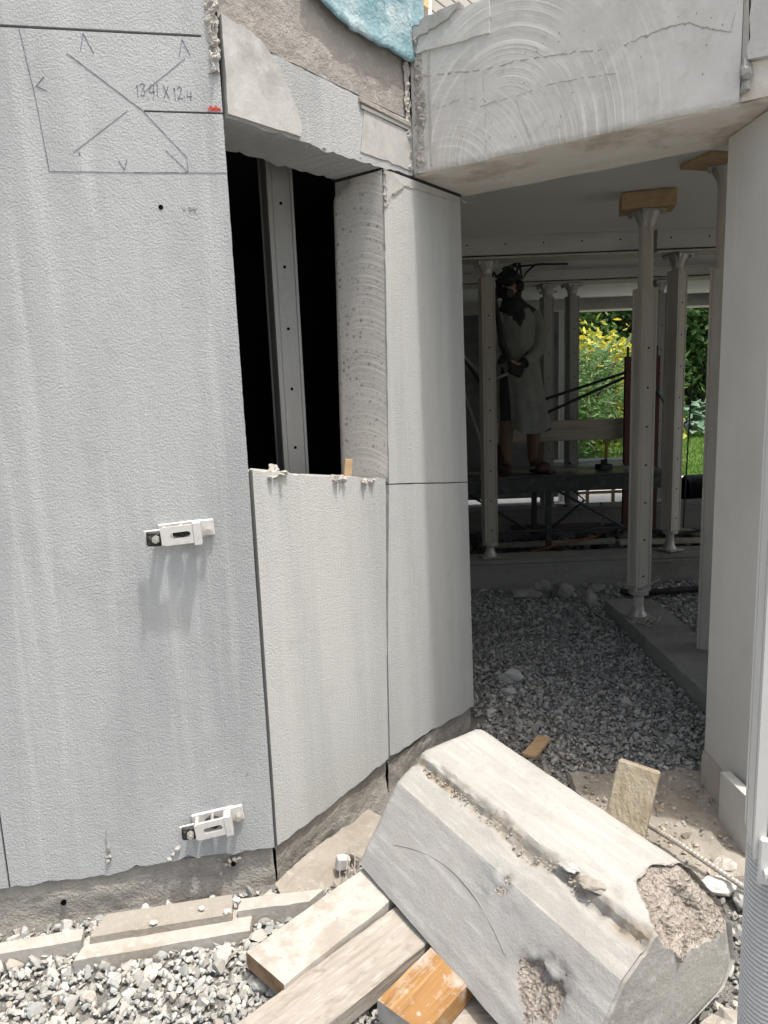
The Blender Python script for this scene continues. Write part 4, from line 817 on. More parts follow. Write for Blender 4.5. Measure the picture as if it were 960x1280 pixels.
# coat: a lofted shell from collar to knee hem
def coat():
    rings = [(1.50, .068, .075, -.07, .06), (1.46, .078, .08, -.06, .06), (1.41, .15, .11, -.035, .05), (1.28, .178, .135, -.025, .035), (1.10, .165, .14, -.01, .02), (.94, .165, .145, .005, .02), (.74, .178, .16, .03, .02), (.54, .19, .17, .055, .03), (.38, .2, .18, .07, .03)]
    b = MB(); n = 36; vs = []; fs = []
    for i, (z, rx, ry, ox, of) in enumerate(rings):
        for k in range(n):
            q = 2 * math.pi * k / n; fold = 1 + (.07 * math.sin(q * 6 + z * 5) + .05 * math.sin(q * 11 - z * 3) + .06 * fbm((math.cos(q) * 2, math.sin(q) * 2, z * 3), 3)) * max(.12, (1.15 - z)) * 1.3
            vs.append(W(ox + rx * math.cos(q) * fold, of + ry * math.sin(q) * fold, z + (.025 * math.sin(q * 3) if i == len(rings) - 1 else 0)))
    for i in range(len(rings) - 1):
        for k in range(n): fs.append((i * n + k, i * n + (k + 1) % n, (i + 1) * n + (k + 1) % n, (i + 1) * n + k))
    b.add(vs, fs); return b
ct = coat().build('coat', m_coat, wk, smooth=True)
md = ct.modifiers.new('sub', 'SUBSURF'); md.levels = 1; md.render_levels = 2
b = MB(); b.tube([W(.12, .02, 1.39), W(.165, .05, 1.24), W(.15, .08, 1.09), W(.07, .17, 1.0), W(-.0, .22, .965)], [.065, .07, .072, .06, .05], 14, cap=False); b.build('sleeve', m_coat, wk, smooth=True)
b = MB(); b.tube([W(-.18, .05, 1.38), W(-.27, .09, 1.24), W(-.30, .13, 1.12), W(-.25, .21, 1.03), W(-.2, .25, 1.0)], [.075, .078, .078, .066, .055], 14, cap=False); b.build('sleeve', m_coat, wk, smooth=True)
def hand(c, fwd, up_, side):
    c = Vector(c); f = Vector(fwd).normalized(); u = Vector(up_); u = (u - f * u.dot(f)).normalized(); s = f.cross(u) * side
    Vh = [c, c + f * .045, c + f * .085]; Eh = [(0, 1), (1, 2)]; Rh = [(.026, .017), (.036, .018), (.036, .016)]
    for k, (o, l) in enumerate(((-.03, .07), (-.01, .08), (.011, .076), (.03, .06))):
        i = len(Vh); p = c + f * .08 + s * o
        Vh += [p, p + f * l * .45 - u * .012, p + f * l * .62 - u * .04, p + f * l * .5 - u * .06]; Rh += [.0095, .009, .0085, .007]; Eh += [(2, i), (i, i + 1), (i + 1, i + 2), (i + 2, i + 3)]
    i = len(Vh); p = c + f * .025 - s * .032
    Vh += [p, p + f * .03 - s * .02 - u * .01, p + f * .055 - s * .012 - u * .028]; Rh += [.012, .0105, .009]; Eh += [(0, i), (i, i + 1), (i + 1, i + 2)]
    return Vh, Eh, Rh
skin('hand', *hand(W(-.02, .23, .955), (-1, .35, -.5), (0, .4, 1), 1), m_skin, wk, 1)
skin('hand', *hand(W(-.18, .265, .99), (1, .2, -.35), (0, .4, 1), -1), m_skin, wk, 1)
for a, f, tx in ((.14, .0, .10), (-.15, .04, -.02)):
    b = MB(); b.tube([W(a, f, .26), W(a, f, .12), W(a + tx * .1, f + .01, .06)], [.062, .058, .062], 14)
    b.lump(W(a + tx * .55, f + .07, .045), (.062, .12, .055), int(10 + a * 20), 3, .05, rotz(-tx * 6) , cuts=0); b.box(W(a + tx * .5, f + .055, .012), (.1, .24, .024), rotz(tx * 6), bev=.008)
    b.build('boot', m_boot, wk, smooth=False)
# head: face, ears, respirator, hood
hd = Vector(W(-.10, .10, 1.60))
b = MB()
bm = bmesh.new(); bmesh.ops.create_uvsphere(bm, u_segments=24, v_segments=18, radius=1)
out = []
for v in bm.verts:
    p = v.co; x, y, z = p.x * .078, p.y * .097, p.z * .118
    if z < -.02: x *= 1 - .28 * (-z - .02) / .098; y *= 1 - .1 * (-z - .02) / .098
    g = math.exp(-((x / .014) ** 2 + ((z + .012) / .026) ** 2)) * (y < 0); y -= .02 * g
    for e in (-.032, .032): y += .012 * math.exp(-(((x - e) / .014) ** 2 + ((z - .008) / .012) ** 2)) * (y < 0)
    y -= .006 * math.exp(-((x / .024) ** 2 + ((z + .055) / .01) ** 2)) * (y < 0)
    out.append(hd + rotz(-.7) @ Vector((x, y, z)))
bm.verts.index_update(); b.add(out, [[v.index for v in f.verts] for f in bm.faces]); bm.free(); b.build('face', m_skin, wk, smooth=True)
b = MB(); rz_ = rotz(-.7)
for e in (-.08, .08): MB().lump(hd + rz_ @ Vector((e, .005, -.01)), (.012, .02, .032), 3, 2, .05, rz_, cuts=0).build('ear', m_skin, wk, smooth=True)
b = MB()
for e in (-.032, .032): MB().lump(hd + rz_ @ Vector((e, -.083, .008)), (.012, .008, .007), 5, 2, 0, rz_, cuts=0).build('eye', m_frame, wk, smooth=True)
b = MB(); b.lump(hd + rz_ @ Vector((0, -.1, -.05)), (.05, .05, .05), 7, 2, .05, rz_, cuts=0)
for e in (-.06, .06): b.tube([hd + rz_ @ Vector((e * .7, -.1, -.055)), hd + rz_ @ Vector((e * 1.3, -.12, -.065))], .035, 14)
b.build('respirator', m_rubber, wk, smooth=False)
b = MB(); b.lump(hd + Vector((.0, .02, .045)), (.105, .125, .1), 9, 3, .12, rz_, cuts=0); b.box(hd + rz_ @ Vector((0, -.12, .05)), (.16, .09, .012), rz_, bev=.004); b.build('cap', m_cloth, wk, smooth=True)
b = MB(); b.lump(hd + Vector((.02, .0, -.15)), (.1, .1, .1), 12, 3, .2, cuts=0); b.lump(hd + Vector((.02, .045, -.02)), (.095, .085, .13), 13, 3, .15, cuts=0); b.build('hood', m_cloth, wk, smooth=True)
MB().lump(hd + rz_ @ Vector((0, -.062, .018)), (.075, .045, .032), 8, 3, .05, rz_, cuts=0).build('visor', m_rubber, wk, smooth=True)
b = MB(); b.tube([hd + Vector((-.1, 0, .09)), hd + Vector((0, -.02, .16)), hd + Vector((.1, 0, .07))], .016, 8)
for e in (-.1, .1): b.lump(hd + rz_ @ Vector((e, .01, -.0)), (.03, .045, .05), 4, 2, .1, rz_, cuts=0)
b.build('ear_defenders', m_rubber, wk)
# drill lance held up to the beam and its hose
dl = thing('lance', W(-.2, .28, .97), 'dark drill lance held by the worker, hoses looping down behind the near prop', 'tool')
MB().tube([W(-.1, .27, .92), W(-.2, .3, 1.12), W(-.26, .32, 1.5), W(-.28, .33, 1.66)], [.03, .03, .018, .012], 10).build('barrel', m_rubber, dl)
MB().box(W(-.08, .27, .9), (.12, .06, .09), Matrix.Rotation(.4, 3, 'Y'), bev=.012).build('handle', m_rubber, dl)
b = MB(); b.tube([W(-.1, .27, .9), W(-.3, .25, .82), W(-.48, .2, 1.0), W(-.62, .2, 1.15), W(-.7, .2, .95), W(-.5, .1, .72), W(-.3, .1, .1)], .014, 8); b.build('hose', m_hose, dl, smooth=True)
b = MB(); b.tube([W(-.62, .2, 1.25), W(-.5, .2, 1.0), W(-.35, .2, .78), W(-.3, .18, .5)], .012, 8); b.build('hose', m_cable, dl, smooth=True)
# hoses and clutter tangled at the prop head
b = MB()
for i in range(4):
    a = R.uniform(-.35, .02); b.tube([W(a + R.gauss(0, .03) + k * .035, .35 + R.gauss(0, .02), 1.70 + .05 * math.sin(k * 1.3 + i) + R.gauss(0, .012)) for k in range(6)], .009, 6)
b.tube([W(-.1, .35, 1.73), W(.15, .35, 1.74), W(.33, .35, 1.735)], .008, 6)
b.build('cable_tangle', m_cable, None, label='tangle of black cables hanging from the beam above the worker', cat='cable')

# ------------------------------------------------------------------ fallen block
AX = np.array([.528, -.846, -.06]); AX /= np.linalg.norm(AX); BX = np.array([.848, .53, 0.]); BX /= np.linalg.norm(BX)
D0 = np.array([-.12, 2.056, 0.])
prof = [(0, .12), (.025, .16), (.16, .341), (.236, .383), (.244, .388), (.252, .408), (.262, .414), (.50, .424), (.515, .415), (.57, .33), (.60, .17), (.56, .11), (.40, .075), (.2, .055), (.03, .085)]
def resample(pr, step):
    out = []
    for (a, b_), (c, d) in zip(pr, pr[1:] + pr[:1]):
        n = max(1, int(round(math.hypot(c - a, d - b_) / step)))
        out += [(a + (c - a) * i / n, b_ + (d - b_) * i / n) for i in range(n)]
    return out
pr = resample(prof, .0075); NP = len(pr); LEN = .885; NA_ = 118
cen = (.3, .24)
def facet(a, bb, z):
    """the corner that broke off between top and end face"""
    af = .765 + .95 * (.424 - z) + 1.3 * max(0, .36 - bb) + .05 * fbm((bb * 6, z * 6, 2), 3)
    if a > af: return af + .010 * fbm((bb * 24, z * 24, a * 3), 5) + .006 * fbm((bb * 70, z * 70, 1), 3), True
    return a, False
def FT(bb, z): return np.array([.74, .68, .61]) * (1 + .35 * fbm((bb * 22, z * 22, 1), 4) + .25 * fbm((bb * 80, z * 80, 4), 2))
vs = []; tn = []; hits = []
for i in range(NA_ + 1):
    u = i / NA_
    for (bb, z) in pr:
        a = u * LEN
        ra, rb = bb - cen[0], z - cen[1]; rl = math.hypot(ra, rb) or 1e-6
        tint = np.array([1., 1., 1.])
        e = .0022 * fbm((a * 9, bb * 9, z * 9), 4)
        top = z > .395 and bb > .24; front = bb < .16 and z > .1; bev = .16 <= bb < .25 and z > .3
        # the stepped groove wanders and crumbles
        gr = abs(bb - .246 - .012 * fbm((a * 7, 1, 2), 4))
        if z > .35 and gr < .026:
            k = (1 - gr / .026) ** .7; e -= .018 * k * (.7 + fbm((a * 22, bb * 30, 4), 3)) - .006 * fbm((a * 60, bb * 60, 1), 2) * k; tint *= 1 - .5 * k * max(0, min(1, .7 + 1.2 * fbm((a * 11, bb * 20, 9), 4))) * np.array([.75, 1., 1.3])
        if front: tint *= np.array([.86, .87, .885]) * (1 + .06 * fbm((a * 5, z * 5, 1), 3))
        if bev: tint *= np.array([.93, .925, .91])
        # broken hollows: one low on the front, a shallow scab above it, scaly skin near the right of the top
        pit = math.exp(-(((a - .72) / .10) ** 2 + ((bb - .075) / .05) ** 2)) if front or bb < .2 and z > .15 else 0
        pit2 = math.exp(-(((a - .50) / .07) ** 2 + ((bb - .15) / .03) ** 2)) if bb < .22 and z > .15 else 0
        scl = math.exp(-(((a - .72) / .09) ** 2 + ((bb - .28) / .07) ** 2)) if z > .3 else 0
        n1 = fbm((a * 18, bb * 18, z * 9), 4); n3 = fbm((a * 26, bb * 26, z * 26), 4)
        e += -.050 * max(0, pit - .30) * (.75 + .9 * n1) - .010 * max(0, pit2 - .45) * (.6 + 1.3 * n3) - .008 * scl * max(0, n3 + .2)
        tint *= 1 - .42 * min(1, pit * 1.2) * max(0, min(1, .65 + n1)) * np.array([.8, .97, 1.12])
        tint *= 1 - min(.42, .5 * pit2 * max(0, .5 + 1.4 * n3)) * np.array([1.08, 1.02, .94])
        tint *= 1 - .30 * scl * max(0, n3 + .1) * np.array([.9, 1., 1.1])
        ao, hit = facet(a, bb, z)
        if hit: tint = FT(bb, z)
        hits.append(hit or pit * (.8 + n1) > .45 or pit2 * (.8 + 1.2 * n3) > .75)
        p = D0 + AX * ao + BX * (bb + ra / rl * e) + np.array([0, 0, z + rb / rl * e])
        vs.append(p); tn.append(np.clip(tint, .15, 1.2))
fs = [(i * NP + k, i * NP + (k + 1) % NP, (i + 1) * NP + (k + 1) % NP, (i + 1) * NP + k) for i in range(NA_) for k in range(NP)]
blk = MB(); blk.add(vs, fs)
# end caps: rings shrinking inward with a rough broken relief
for i, sg in ((0, -1), (NA_, 1)):
    base = i * NP; rings = 44; prev = list(range(base, base + NP)); a0 = i / NA_ * LEN
    rim = [np.array(blk.v[base + k]) for k in range(NP)]; rim_a = [float((p - D0) @ AX) for p in rim]
    for r in range(1, rings):
        f = r / rings; cur = []; g_ = min(1, f * 12)
        for k in range(NP):
            p0 = rim[k]; bb = float((p0 - D0) @ BX) * (1 - f) + .3 * f; zz = pr[k][1] * (1 - f) + .24 * f
            zr_ = (p0[2] - (D0 + AX * rim_a[k])[2]) * (1 - f) + .24 * f
            a_ = a0 + sg * (.002 + .0016 * fbm((bb * 9 + sg, zz * 9, 3), 4)); hit = False
            if sg > 0: a_, hit = facet(a_, bb, zr_)
            a_ = rim_a[k] * (1 - g_) + a_ * g_
            cur.append(len(blk.v)); blk.v.append(tuple(D0 + AX * a_ + BX * bb + np.array([0, 0, zr_]))); hits.append(hit); tn.append(FT(bb, zr_) if hit else np.array([.80, .79, .765]) * (1 + .2 * fbm((bb * 4, zz * 18, 1), 4)))
        for k in range(NP): blk.f.append((prev[k], prev[(k + 1) % NP], cur[(k + 1) % NP], cur[k])); blk.mi.append(0)
        prev = cur
    blk.f.append(tuple(prev)); blk.mi.append(0)
ft = thing('fallen_block', tuple(D0 + AX * .44 + BX * .3), 'huge dusty white concrete chunk lying tilted on timbers before the opening', 'concrete block')
ft.rotation_euler = Matrix((AX, BX, np.cross(AX, BX))).transposed().to_euler()
blk.mi = [1 if sum(hits[v] for v in f) * 2 > len(f) else 0 for f in blk.f]
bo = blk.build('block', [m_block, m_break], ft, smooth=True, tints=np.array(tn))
ridge = {min(range(NP), key=lambda k: (pr[k][0] - a) ** 2 + (pr[k][1] - b_) ** 2) for a, b_ in ((0, .12), (.16, .341), (.244, .388), (.252, .408), (.50, .424), (.57, .33), (.60, .17))}
sh = bo.data.attributes.get('sharp_edge') or bo.data.attributes.new('sharp_edge', 'BOOLEAN', 'EDGE')
for ed in bo.data.edges:
    a, b_ = ed.vertices
    if max(a, b_) < (NA_ + 1) * NP and a % NP == b_ % NP and a % NP in ridge: sh.data[ed.index].value = True
def onblock(a, bb):   # height of the upper surface of the block
    for (p, q) in zip(prof[:9], prof[1:9]):
        if p[0] <= bb <= q[0] and q[0] > p[0]: z = p[1] + (q[1] - p[1]) * (bb - p[0]) / (q[0] - p[0]); return D0 + AX * a + BX * bb + np.array([0, 0, z])
    return D0 + AX * a + BX * bb + np.array([0, 0, .42])
b = MB(); tt = []
for i in range(110):
    a = R.uniform(.03, .72); bb = .240 + .012 * fbm((a * 7, 1, 2), 4) + R.gauss(0, .006); q = R.uniform(.0015, .005)
    b.lump(onblock(a, bb) + np.array([0, 0, -.002]), (q * 1.5, q, q * .7), 600 + i, 1)
b.build('crumbled_seam', m_tan, ft, kind='stuff')
for i, (a, bb, sx, sy, sz, m) in enumerate(((.64, .262, .03, .018, .010, m_conc), (.71, .262, .035, .022, .014, m_tan))):
    b = MB(); b.lump(onblock(a, bb), (sx, sy, sz), 760 + i, 3, .3, Matrix((AX, BX, (0, 0, 1))).transposed() @ Matrix.Rotation(-.55 if bb < .24 else 0, 3, 'X') @ rotz(R.uniform(-.5, .5))); b.build('broken_lump', m, ft)
b = MB(); b.tube([onblock(.10 + .5 * k / 20, .055 + .085 * math.sin(math.pi * (.18 + .62 * k / 20)) - .03) + np.array([-.001, -.001, .0005]) for k in range(21)], .0011, 5); b.build('saw_arc', m_core, ft)

# ------------------------------------------------------------------ timbers under the block
def timber(name, a, b_, wd, th, z, m, label, mend=None, roll=0., bev=.003):
    """a plank from a to b (ground plan), its top at height z (pair for a slope)"""
    za, zb = z if isinstance(z, tuple) else (z, z)
    p, q = Vector((*a, za - th / 2)), Vector((*b_, zb - th / 2)); d = q - p; L = d.length; d.normalize()
    s = Vector((0, 0, 1)).cross(d).normalized(); u = d.cross(s)
    M = Matrix((d, s, u)).transposed() @ Matrix.Rotation(roll, 3, 'X')
    o = bpy.data.objects.new(name, None)
    mb = MB()
    n = 24; hw, hh = wd / 2, th / 2; sec = [(-hw, -hh + bev), (-hw, hh - bev), (-hw + bev, hh), (-hw / 3, hh), (hw / 3, hh), (hw - bev, hh), (hw, hh - bev), (hw, -hh + bev), (hw - bev, -hh), (-hw + bev, -hh)]
    k = len(sec)
    vs = []
    for i in range(n + 1):
        x = (i / n - .5) * L
        for (yy, zz) in sec:
            e = .0018 * fbm((x * 11, yy * 30, zz * 30 + th * 50), 4)
            vs.append(Vector((x, yy + e, zz + e)))
    fs = [(i * k + j, i * k + (j + 1) % k, (i + 1) * k + (j + 1) % k, (i + 1) * k + j) for i in range(n) for j in range(k)] + [tuple(range(k)), tuple(n * k + j for j in range(k))]
    mi = [0] * (n * k) + [1, 1]
    me = bpy.data.meshes.new(name); me.from_pydata(vs, [], fs); me.materials.append(m); me.materials.append(mend or m); me.polygons.foreach_set('material_index', mi)
    bm = bmesh.new(); bm.from_mesh(me); bmesh.ops.recalc_face_normals(bm, faces=bm.faces[:]); bm.to_mesh(me); bm.free()
    o = bpy.data.objects.new(name, me); o.matrix_world = Matrix.Translation((p + q) / 2) @ M.to_4x4(); COL.objects.link(o)
    return tag(o, label, 'timber', 'timbers under the fallen block')
def mid(*p): return tuple(np.mean(np.array(p), 0))
timber('timber', (-.365, 1.683), (-.03, 2.03), .165, .05, (.095, .1), m_woodw, 'dust white plank end, topmost of the three timbers under the block', m_woodend)
timber('timber', (-.44, 1.395), (.065, 1.865), .165, .055, (.075, .085), m_woodg, 'long weathered grey plank beneath the block, between white and orange ones', m_woodend)
timber('timber', (-.01, 1.525), (.19, 1.745), .15, .06, (.088, .095), m_woodo, 'short bright orange wood piece under the lower edge of the block', m_woodw)
b = MB(); b.box((.1, 1.56, .012), (.28, .2, .03), rotz(.82)); b.build('wood_bearer', m_woodg, None, label='grey bearer lying flat beneath the orange timber', cat='timber')

# ------------------------------------------------------------------ debris by the block
b = MB(); b.grid(lambda u, v: (.70 + .56 * u + .02 * fbm((u * 5, v * 5, 7), 3), 2.02 + .70 * v + .02 * fbm((u * 5, v * 5, 3), 3), .028 + .012 * fbm((u * 7, v * 7, 1), 5) - (.05 if min(u, 1 - u, v, 1 - v) < .02 else 0)), 44, 52)
b.build('mortar_slab', m_tan, None, smooth=True, label='tan mortar slab on the ground at the foot of the beige wall', cat='slab')
stones('mortar_crumbs', scatter(420, .72, 1.2, 2.05, 2.7, lambda x, y: True, .03, .006, 15), .007, mat('tan_crumb', C(.34, .31, .265), .95, attr='tint'), sub=1, tint=(.6, 1.5), label='crumbled mortar bits scattered over the tan slab', cat='mortar crumbs', seed=15)
M_ = Matrix.Rotation(.35, 3, 'X') @ Matrix.Rotation(.2, 3, 'Y')
b = MB()
_wb = rotz(-.45) @ Matrix.Rotation(-.42, 3, 'X') @ Matrix.Rotation(.16, 3, 'Y')
b.box((.80, 2.235, .19), (.135, .078, .24), _wb, bev=.005); b.build('wood_block', m_woody, None, label='short mouldy yellowish wood block standing tilted behind the fallen block', cat='wood block')
# ribbed rebar
def rebar(pts, r, label, ribs=True):
    b = MB(); P = [Vector(p) for p in pts]; out = []; rs = []
    tot = sum((q - p).length for p, q in zip(P, P[1:])); n = int(tot / .006) if ribs else 8
    for i in range(n + 1):
        f = i / n * (len(P) - 1); k = min(int(f), len(P) - 2); out.append(P[k].lerp(P[k + 1], f - k)); rs.append(r * (1.16 if i % 2 and ribs else 1))
    b.tube(out, rs, 10); return b.build('rebar', m_rebar, None, label=label, cat='rebar')
rebar([(.835, 2.33, .075), (.93, 2.14, .085), (1.07, 1.92, .06)], .0085, 'long ribbed steel bar lying between wood block and foreground prop')
rebar([(-.205, 2.09, .035), (-.165, 2.0, .035)], .007, 'short pale steel bar sticking out beside the white timber', False)
rebar([(-.15, 1.56, .015), (-.125, 1.36, .015)], .006, 'thin pale bar on the gravel below the grey plank', False)
rebar([(.235, 1.64, .02), (.265, 1.4, .02)], .007, 'thin bar on the gravel right of the orange timber', False)
for i, (x, y, z, sx, sy, sz, m, lab) in enumerate((
    (1.0, 2.02, .03, .06, .045, .025, m_insul, 'white mortar piece under the long steel bar'), (1.06, 2.1, .03, .05, .035, .02, m_mortar, 'flat pale mortar piece beside the beige wall foot'),
    (1.05, 1.95, .02, .04, .03, .025, m_conc, 'small grey stone by the threaded foot'), (.86, 2.52, .03, .03, .022, .02, m_insul, 'small white pebble pair by the wood block'),
    (.82, 1.42, .045, .13, .2, .05, m_paver, 'pinkish concrete slab piece at the lower right edge'), (.64, 1.36, .01, .07, .05, .03, m_conc, 'grey stone in the shade under the block end'),
    (-.18, 2.2, .03, .028, .02, .022, m_insul, 'small white brick bit by the panel foot'), (-.12, 2.14, .02, .03, .02, .022, m_foot, 'brown stone bit against the block corner'),
    (-.14, 2.23, .03, .05, .05, .03, m_tan, 'tan mortar lump against the panel foot'), (-.075, 2.17, .04, .03, .03, .03, m_tan, 'small tan lump touching the block corner'),
    (.36, 2.86, .02, .035, .03, .025, m_conc, 'pale stone just behind the far end of the block'))):
    b = MB(); b.lump((x, y, z), (sx, sy, sz), 820 + i, 3, .2, rotz(i * .9)); b.build('debris_piece', m, None, label=lab, cat='debris', group='loose debris round the fallen block')
b = MB(); b.box((-.185, 2.165, .05), (.04, .032, .042), rotz(.3) @ Matrix.Rotation(.2, 3, 'Y'), bev=.004); b.build('brick_bit', m_insul, None, label='small white cube of broken brick by the panel foot', cat='brick bit')
b = MB()
for i in range(16): b.tube([(-.155 + R.gauss(0, .02), 2.06 + R.gauss(0, .02), .06), (-.135 + R.gauss(0, .03), 2.07 + R.gauss(0, .03), .1)], .002, 5)
b.build('wire_tuft', m_rebar, None, label='tuft of grey wire between the bar and the block corner', cat='wire')
# tan mortar spread along the foot of the panel
b = MB(); b.grid(lambda u, v: tuple(np.array(AW(-.02 + .5 * u, 0, -.015 - .17 * v)) + np.array([0, 0, .035 * (1 - v) ** .6 * (.5 + .5 * math.sin(math.pi * min(1, u * 1.2 + .1))) + .008 * fbm((u * 8, v * 5, 1), 4) - .012 * v])), 50, 20)
b.build('mortar_spill', m_tan, None, smooth=True, label='tan mortar spill along the foot of the sawn panel', cat='mortar')
# pavers and edge strips at the foot of the left wall
def slabbox(name, pts, z0, z1, m, label, cat, seed=0, amp=.002):
    n = len(pts); out = []
    for i in range(n): out += jag(pts[i], pts[(i + 1) % n], 8, amp, seed + i)
    b = MB(); b.prism(out, z0, z1); return b.build(name, m, None, label=label, cat=cat)
slabbox('paver', [(-.93, 1.80), (-.445, 1.89), (-.455, 2.0), (-.915, 1.915)], -.02, .035, m_paver, 'long dusty white edging slab in front of the left wall', 'paver', 1)
slabbox('paver', [(-.905, 1.862), (-.505, 1.935), (-.52, 2.02), (-.89, 1.955)], .0355, .058, m_tan, 'tan stained slab lying on the white edging slab', 'paver', 9)
slabbox('edging_strip', [(-1.6, 1.735), (-.935, 1.868), (-.945, 1.915), (-1.6, 1.79)], -.02, .045, m_paver, 'pale edging strip at the lower left corner of the wall', 'edging', 20)
slabbox('edging_strip', [(-.49, 1.945), (-.275, 1.975), (-.235, 2.03), (-.49, 2.0)], -.02, .058, m_paver, 'pale edging strip between the slabs and the white timber', 'edging', 30)
for i, (x, y) in enumerate(((-.5, 1.985), (-.6, 1.955), (-.73, 1.9), (-.52, 1.94))):
    b = MB(); b.lump((x, y, .065), (.016, .012, .008), 900 + i, 1, .3); b.build('stone_chip', m_insul, None, label=('white stone chip on the tan slab, nearest the wall corner', 'white stone chip in the middle of the tan slab', 'white chip on the joint of the two slabs', 'white chip at the right end of the tan slab')[i], cat='stone chip', group='stone chips on the slabs')

# ------------------------------------------------------------------ garden
def leaves(name, pts, size, aspect, cols, m, parent=None, droop=.3, seed=1, label=None, cat=None, kind='stuff'):
    g = np.random.default_rng(seed); n = len(pts); P = np.asarray(pts)
    d = g.normal(size=(n, 3)); d[:, 2] = d[:, 2] * .6 - droop; d /= np.linalg.norm(d, axis=1)[:, None]
    r = g.normal(size=(n, 3)); r -= (r * d).sum(1)[:, None] * d; r /= np.linalg.norm(r, axis=1)[:, None]; nn = np.cross(d, r)
    s = size * np.exp(g.normal(0, .3, size=(n, 1)))
    V = np.stack([P, P + d * s * .5 + r * s * aspect * .5 + nn * s * .06, P + d * s, P + d * s * .5 - r * s * aspect * .5 + nn * s * .06], 1).reshape(-1, 3)
    F = np.arange(n * 4).reshape(n, 4)
    cols = np.array(cols); T = cols[g.integers(0, len(cols), n)] * g.uniform(.7, 1.3, size=(n, 1)); T = np.repeat(T, 4, 0)
    mb = MB(); mb.v = [tuple(p) for p in V]; mb.f = [tuple(f) for f in F]; mb.mi = [0] * n
    return mb.build(name, m, parent, tints=T, fix=False, label=label, cat=cat, kind=kind)
def crown_pts(n, c, rx, ry, rz, seed, clumps=26, cs=.33):
    g = np.random.default_rng(seed); C_ = g.normal(size=(clumps, 3)); C_ /= np.linalg.norm(C_, axis=1)[:, None]; C_ *= g.uniform(.45, 1, size=(clumps, 1))
    k = g.integers(0, clumps, n); p = C_[k] + g.normal(0, cs * .6, size=(n, 3)); return p * np.array([rx, ry, rz]) + np.array(c)
def shrub(name, x, y, z0, h, rx, n, size, asp, cols, label, cat, seed, stems=5, group=None, clumps=26, droop=.3):
    t = thing(name, (x, y, z0), label, cat, group)
    b = MB(); rr = random.Random(seed)
    for i in range(stems):
        q = rr.uniform(0, 6.28); b.tube([(x, y, z0), (x + .3 * rx * math.cos(q), y + .3 * rx * math.sin(q), z0 + h * .4), (x + .7 * rx * math.cos(q), y + .7 * rx * math.sin(q), z0 + h * .8)], [.05 * h / 2, .03 * h / 2, .012 * h / 2], 6)
    b.build('trunk' if h > 3 else 'stem', m_bark, t, smooth=True)
    leaves('crown' if h > 3 else 'foliage', crown_pts(n, (x, y, z0 + h * .55), rx, rx, h * .48, seed, clumps), size, asp, cols, m_leaf, t, droop, seed)
    return t
DG = [(.05, .11, .03), (.075, .15, .04), (.035, .08, .02), (.1, .19, .05)]
MG = [(.1, .21, .06), (.14, .26, .09), (.07, .15, .045), (.2, .31, .14)]
YG = [(.62, .55, .05), (.7, .6, .08), (.5, .5, .06), (.35, .42, .06)]
for i, (x, y, h, rx) in enumerate(((4.0, 23, 7, 2.6), (7.2, 24, 7.5, 2.6), (10.2, 23.5, 7, 2.6), (13, 24, 7, 2.6))):
    shrub('hedge_tree', x, y, -.06, h, rx, 15000, .2, .55, DG, ('dense dark green evergreen behind the yellow shrub', 'dark green evergreen behind the main prop', 'dark green evergreen behind the large leaf hosta', 'dark evergreen at the far right, behind the prop by the wall')[i], 'tree', 30 + i, 3, 'evergreen trees along the back of the garden', 60)
shrub('green_shrub', 3.9, 15.0, -.06, 2.5, 1.35, 7000, .16, .26, MG + [(.3, .36, .2)], 'light green long leaved shrub beside the terrace', 'shrub', 41, 9, None, 40, .1)
shrub('yellow_shrub', 4.9, 16.6, -.06, 2.75, .75, 4200, .15, .5, YG, 'bright yellow leaved shrub rising behind the green one', 'shrub', 42, 7, None, 26)
shrub('yellow_shrub', 5.9, 15.5, -.06, 1.9, .5, 1500, .12, .5, YG, 'small yellow leaved plant low behind the main prop', 'shrub', 43, 5, None, 16)
shrub('green_shrub', 2.9, 13.6, -.06, 2.0, .8, 3500, .15, .26, MG, 'narrow green shrub next to the white frame upright', 'shrub', 44, 7, None, 30, .1)
shrub('dark_shrub', 6.4, 18.5, -.06, 2.6, 1.2, 6000, .14, .5, DG + MG[:1], 'dark rounded shrub at the far edge of the lawn', 'shrub', 45, 5, None, 36)
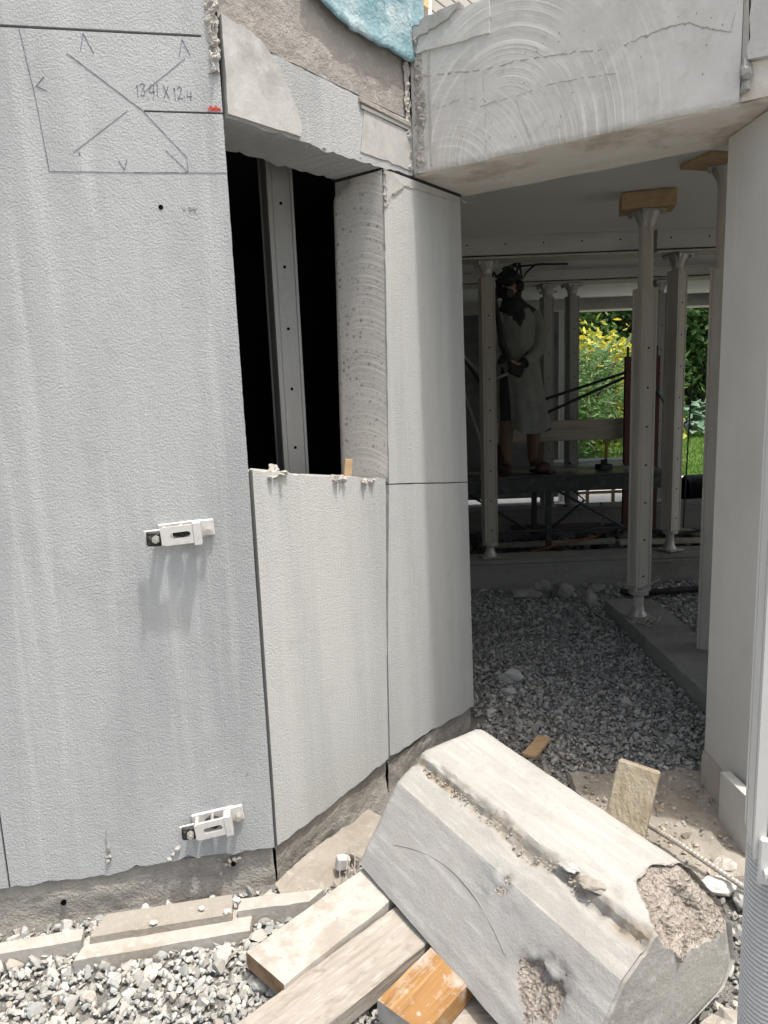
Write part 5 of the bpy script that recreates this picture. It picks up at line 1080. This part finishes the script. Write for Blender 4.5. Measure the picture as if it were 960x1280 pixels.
# hosta: broad bluish leaves, each its own piece
hs = thing('hosta', (8.6, 20.2, -.06), 'big hosta with broad blue green leaves at the end of the lawn', 'plant')
lv = []; g = random.Random(5)
def hleaf(L, wd):
    v = []; f = []; n = 6
    for i in range(n + 1):
        u = i / n; w_ = wd * math.sin(math.pi * min(1, u ** .7 * .98 + .02)) * .5; z = .35 * L * (u - u * u * 1.5)
        v += [(-w_, L * u, z + .25 * w_), (0, L * u, z), (w_, L * u, z + .25 * w_)]
    for i in range(n):
        k = i * 3; f += [(k, k + 1, k + 4, k + 3), (k + 1, k + 2, k + 5, k + 4)]
    return v, f
proto = None
for i in range(120):
    if proto is None:
        v, f = hleaf(.36, .28); me = bpy.data.meshes.new('leaf'); me.from_pydata(v, [], f); me.materials.append(mat('hosta_leaf', C(.16, .27, .19), .45, trans=.2, layers=[(9, C(.26, .38, .28), .5, .7, .7)])); proto = bpy.data.objects.new('leaf', me); o = proto
    else: o = proto.copy()
    COL.objects.link(o); o.parent = hs
    q = g.uniform(0, 6.28); r = g.uniform(.05, 1.0); o.location = (r * 1.5 * math.cos(q), r * .8 * math.sin(q), .15 + .75 * (1 - r * r) * g.uniform(.5, 1.1)); o.rotation_euler = (g.uniform(-.5, .3), g.uniform(-.3, .3), q - math.pi / 2 + g.gauss(0, .6))
# lawn blades
g = np.random.default_rng(9); n = 26000
gp = np.stack([g.uniform(3.2, 11.5, n), 12.25 + 9.5 * g.uniform(0, 1, n) ** 1.4, np.full(n, -.06)], 1)
P = gp; hgt = g.uniform(.04, .1, (n, 1)); dd = np.concatenate([g.normal(0, .35, (n, 2)), np.ones((n, 1))], 1); sd = np.concatenate([g.normal(0, 1, (n, 2)), np.zeros((n, 1))], 1); sd /= np.linalg.norm(sd, axis=1)[:, None]
Vv = np.stack([P - sd * .012, P + sd * .012, P + dd * hgt], 1).reshape(-1, 3)
mb = MB(); mb.v = [tuple(p) for p in Vv]; mb.f = [(3 * i, 3 * i + 1, 3 * i + 2) for i in range(n)]; mb.mi = [0] * n
T = np.repeat(np.array([(.15, .28, .05), (.19, .33, .065), (.12, .23, .045)])[g.integers(0, 3, n)] * g.uniform(.8, 1.25, (n, 1)), 3, 0)
mb.build('grass', m_grass, None, tints=T, fix=False, kind='stuff', label='bright sunlit lawn grass', cat='grass')
# coil of black drain pipe on the terrace
b = MB(); pts = []; rs = []
for k in range(41): pts.append((4.02 + k * .02, 9.5, .14 - .04)); rs.append(.2 if k % 2 else .185)
pt = thing('drain_pipe', (4.3, 9.5, -.075), 'short fat black corrugated drain pipe lying on the terrace by the lawn', 'pipe')
b.tube(pts, rs, 24, cap=False); b.build('pipe_wall', m_cable, pt)
MB().tube([(4.03, 9.5, .1), (4.9, 9.5, .1)], .165, 20, cap=False).build('pipe_bore', m_void, pt)
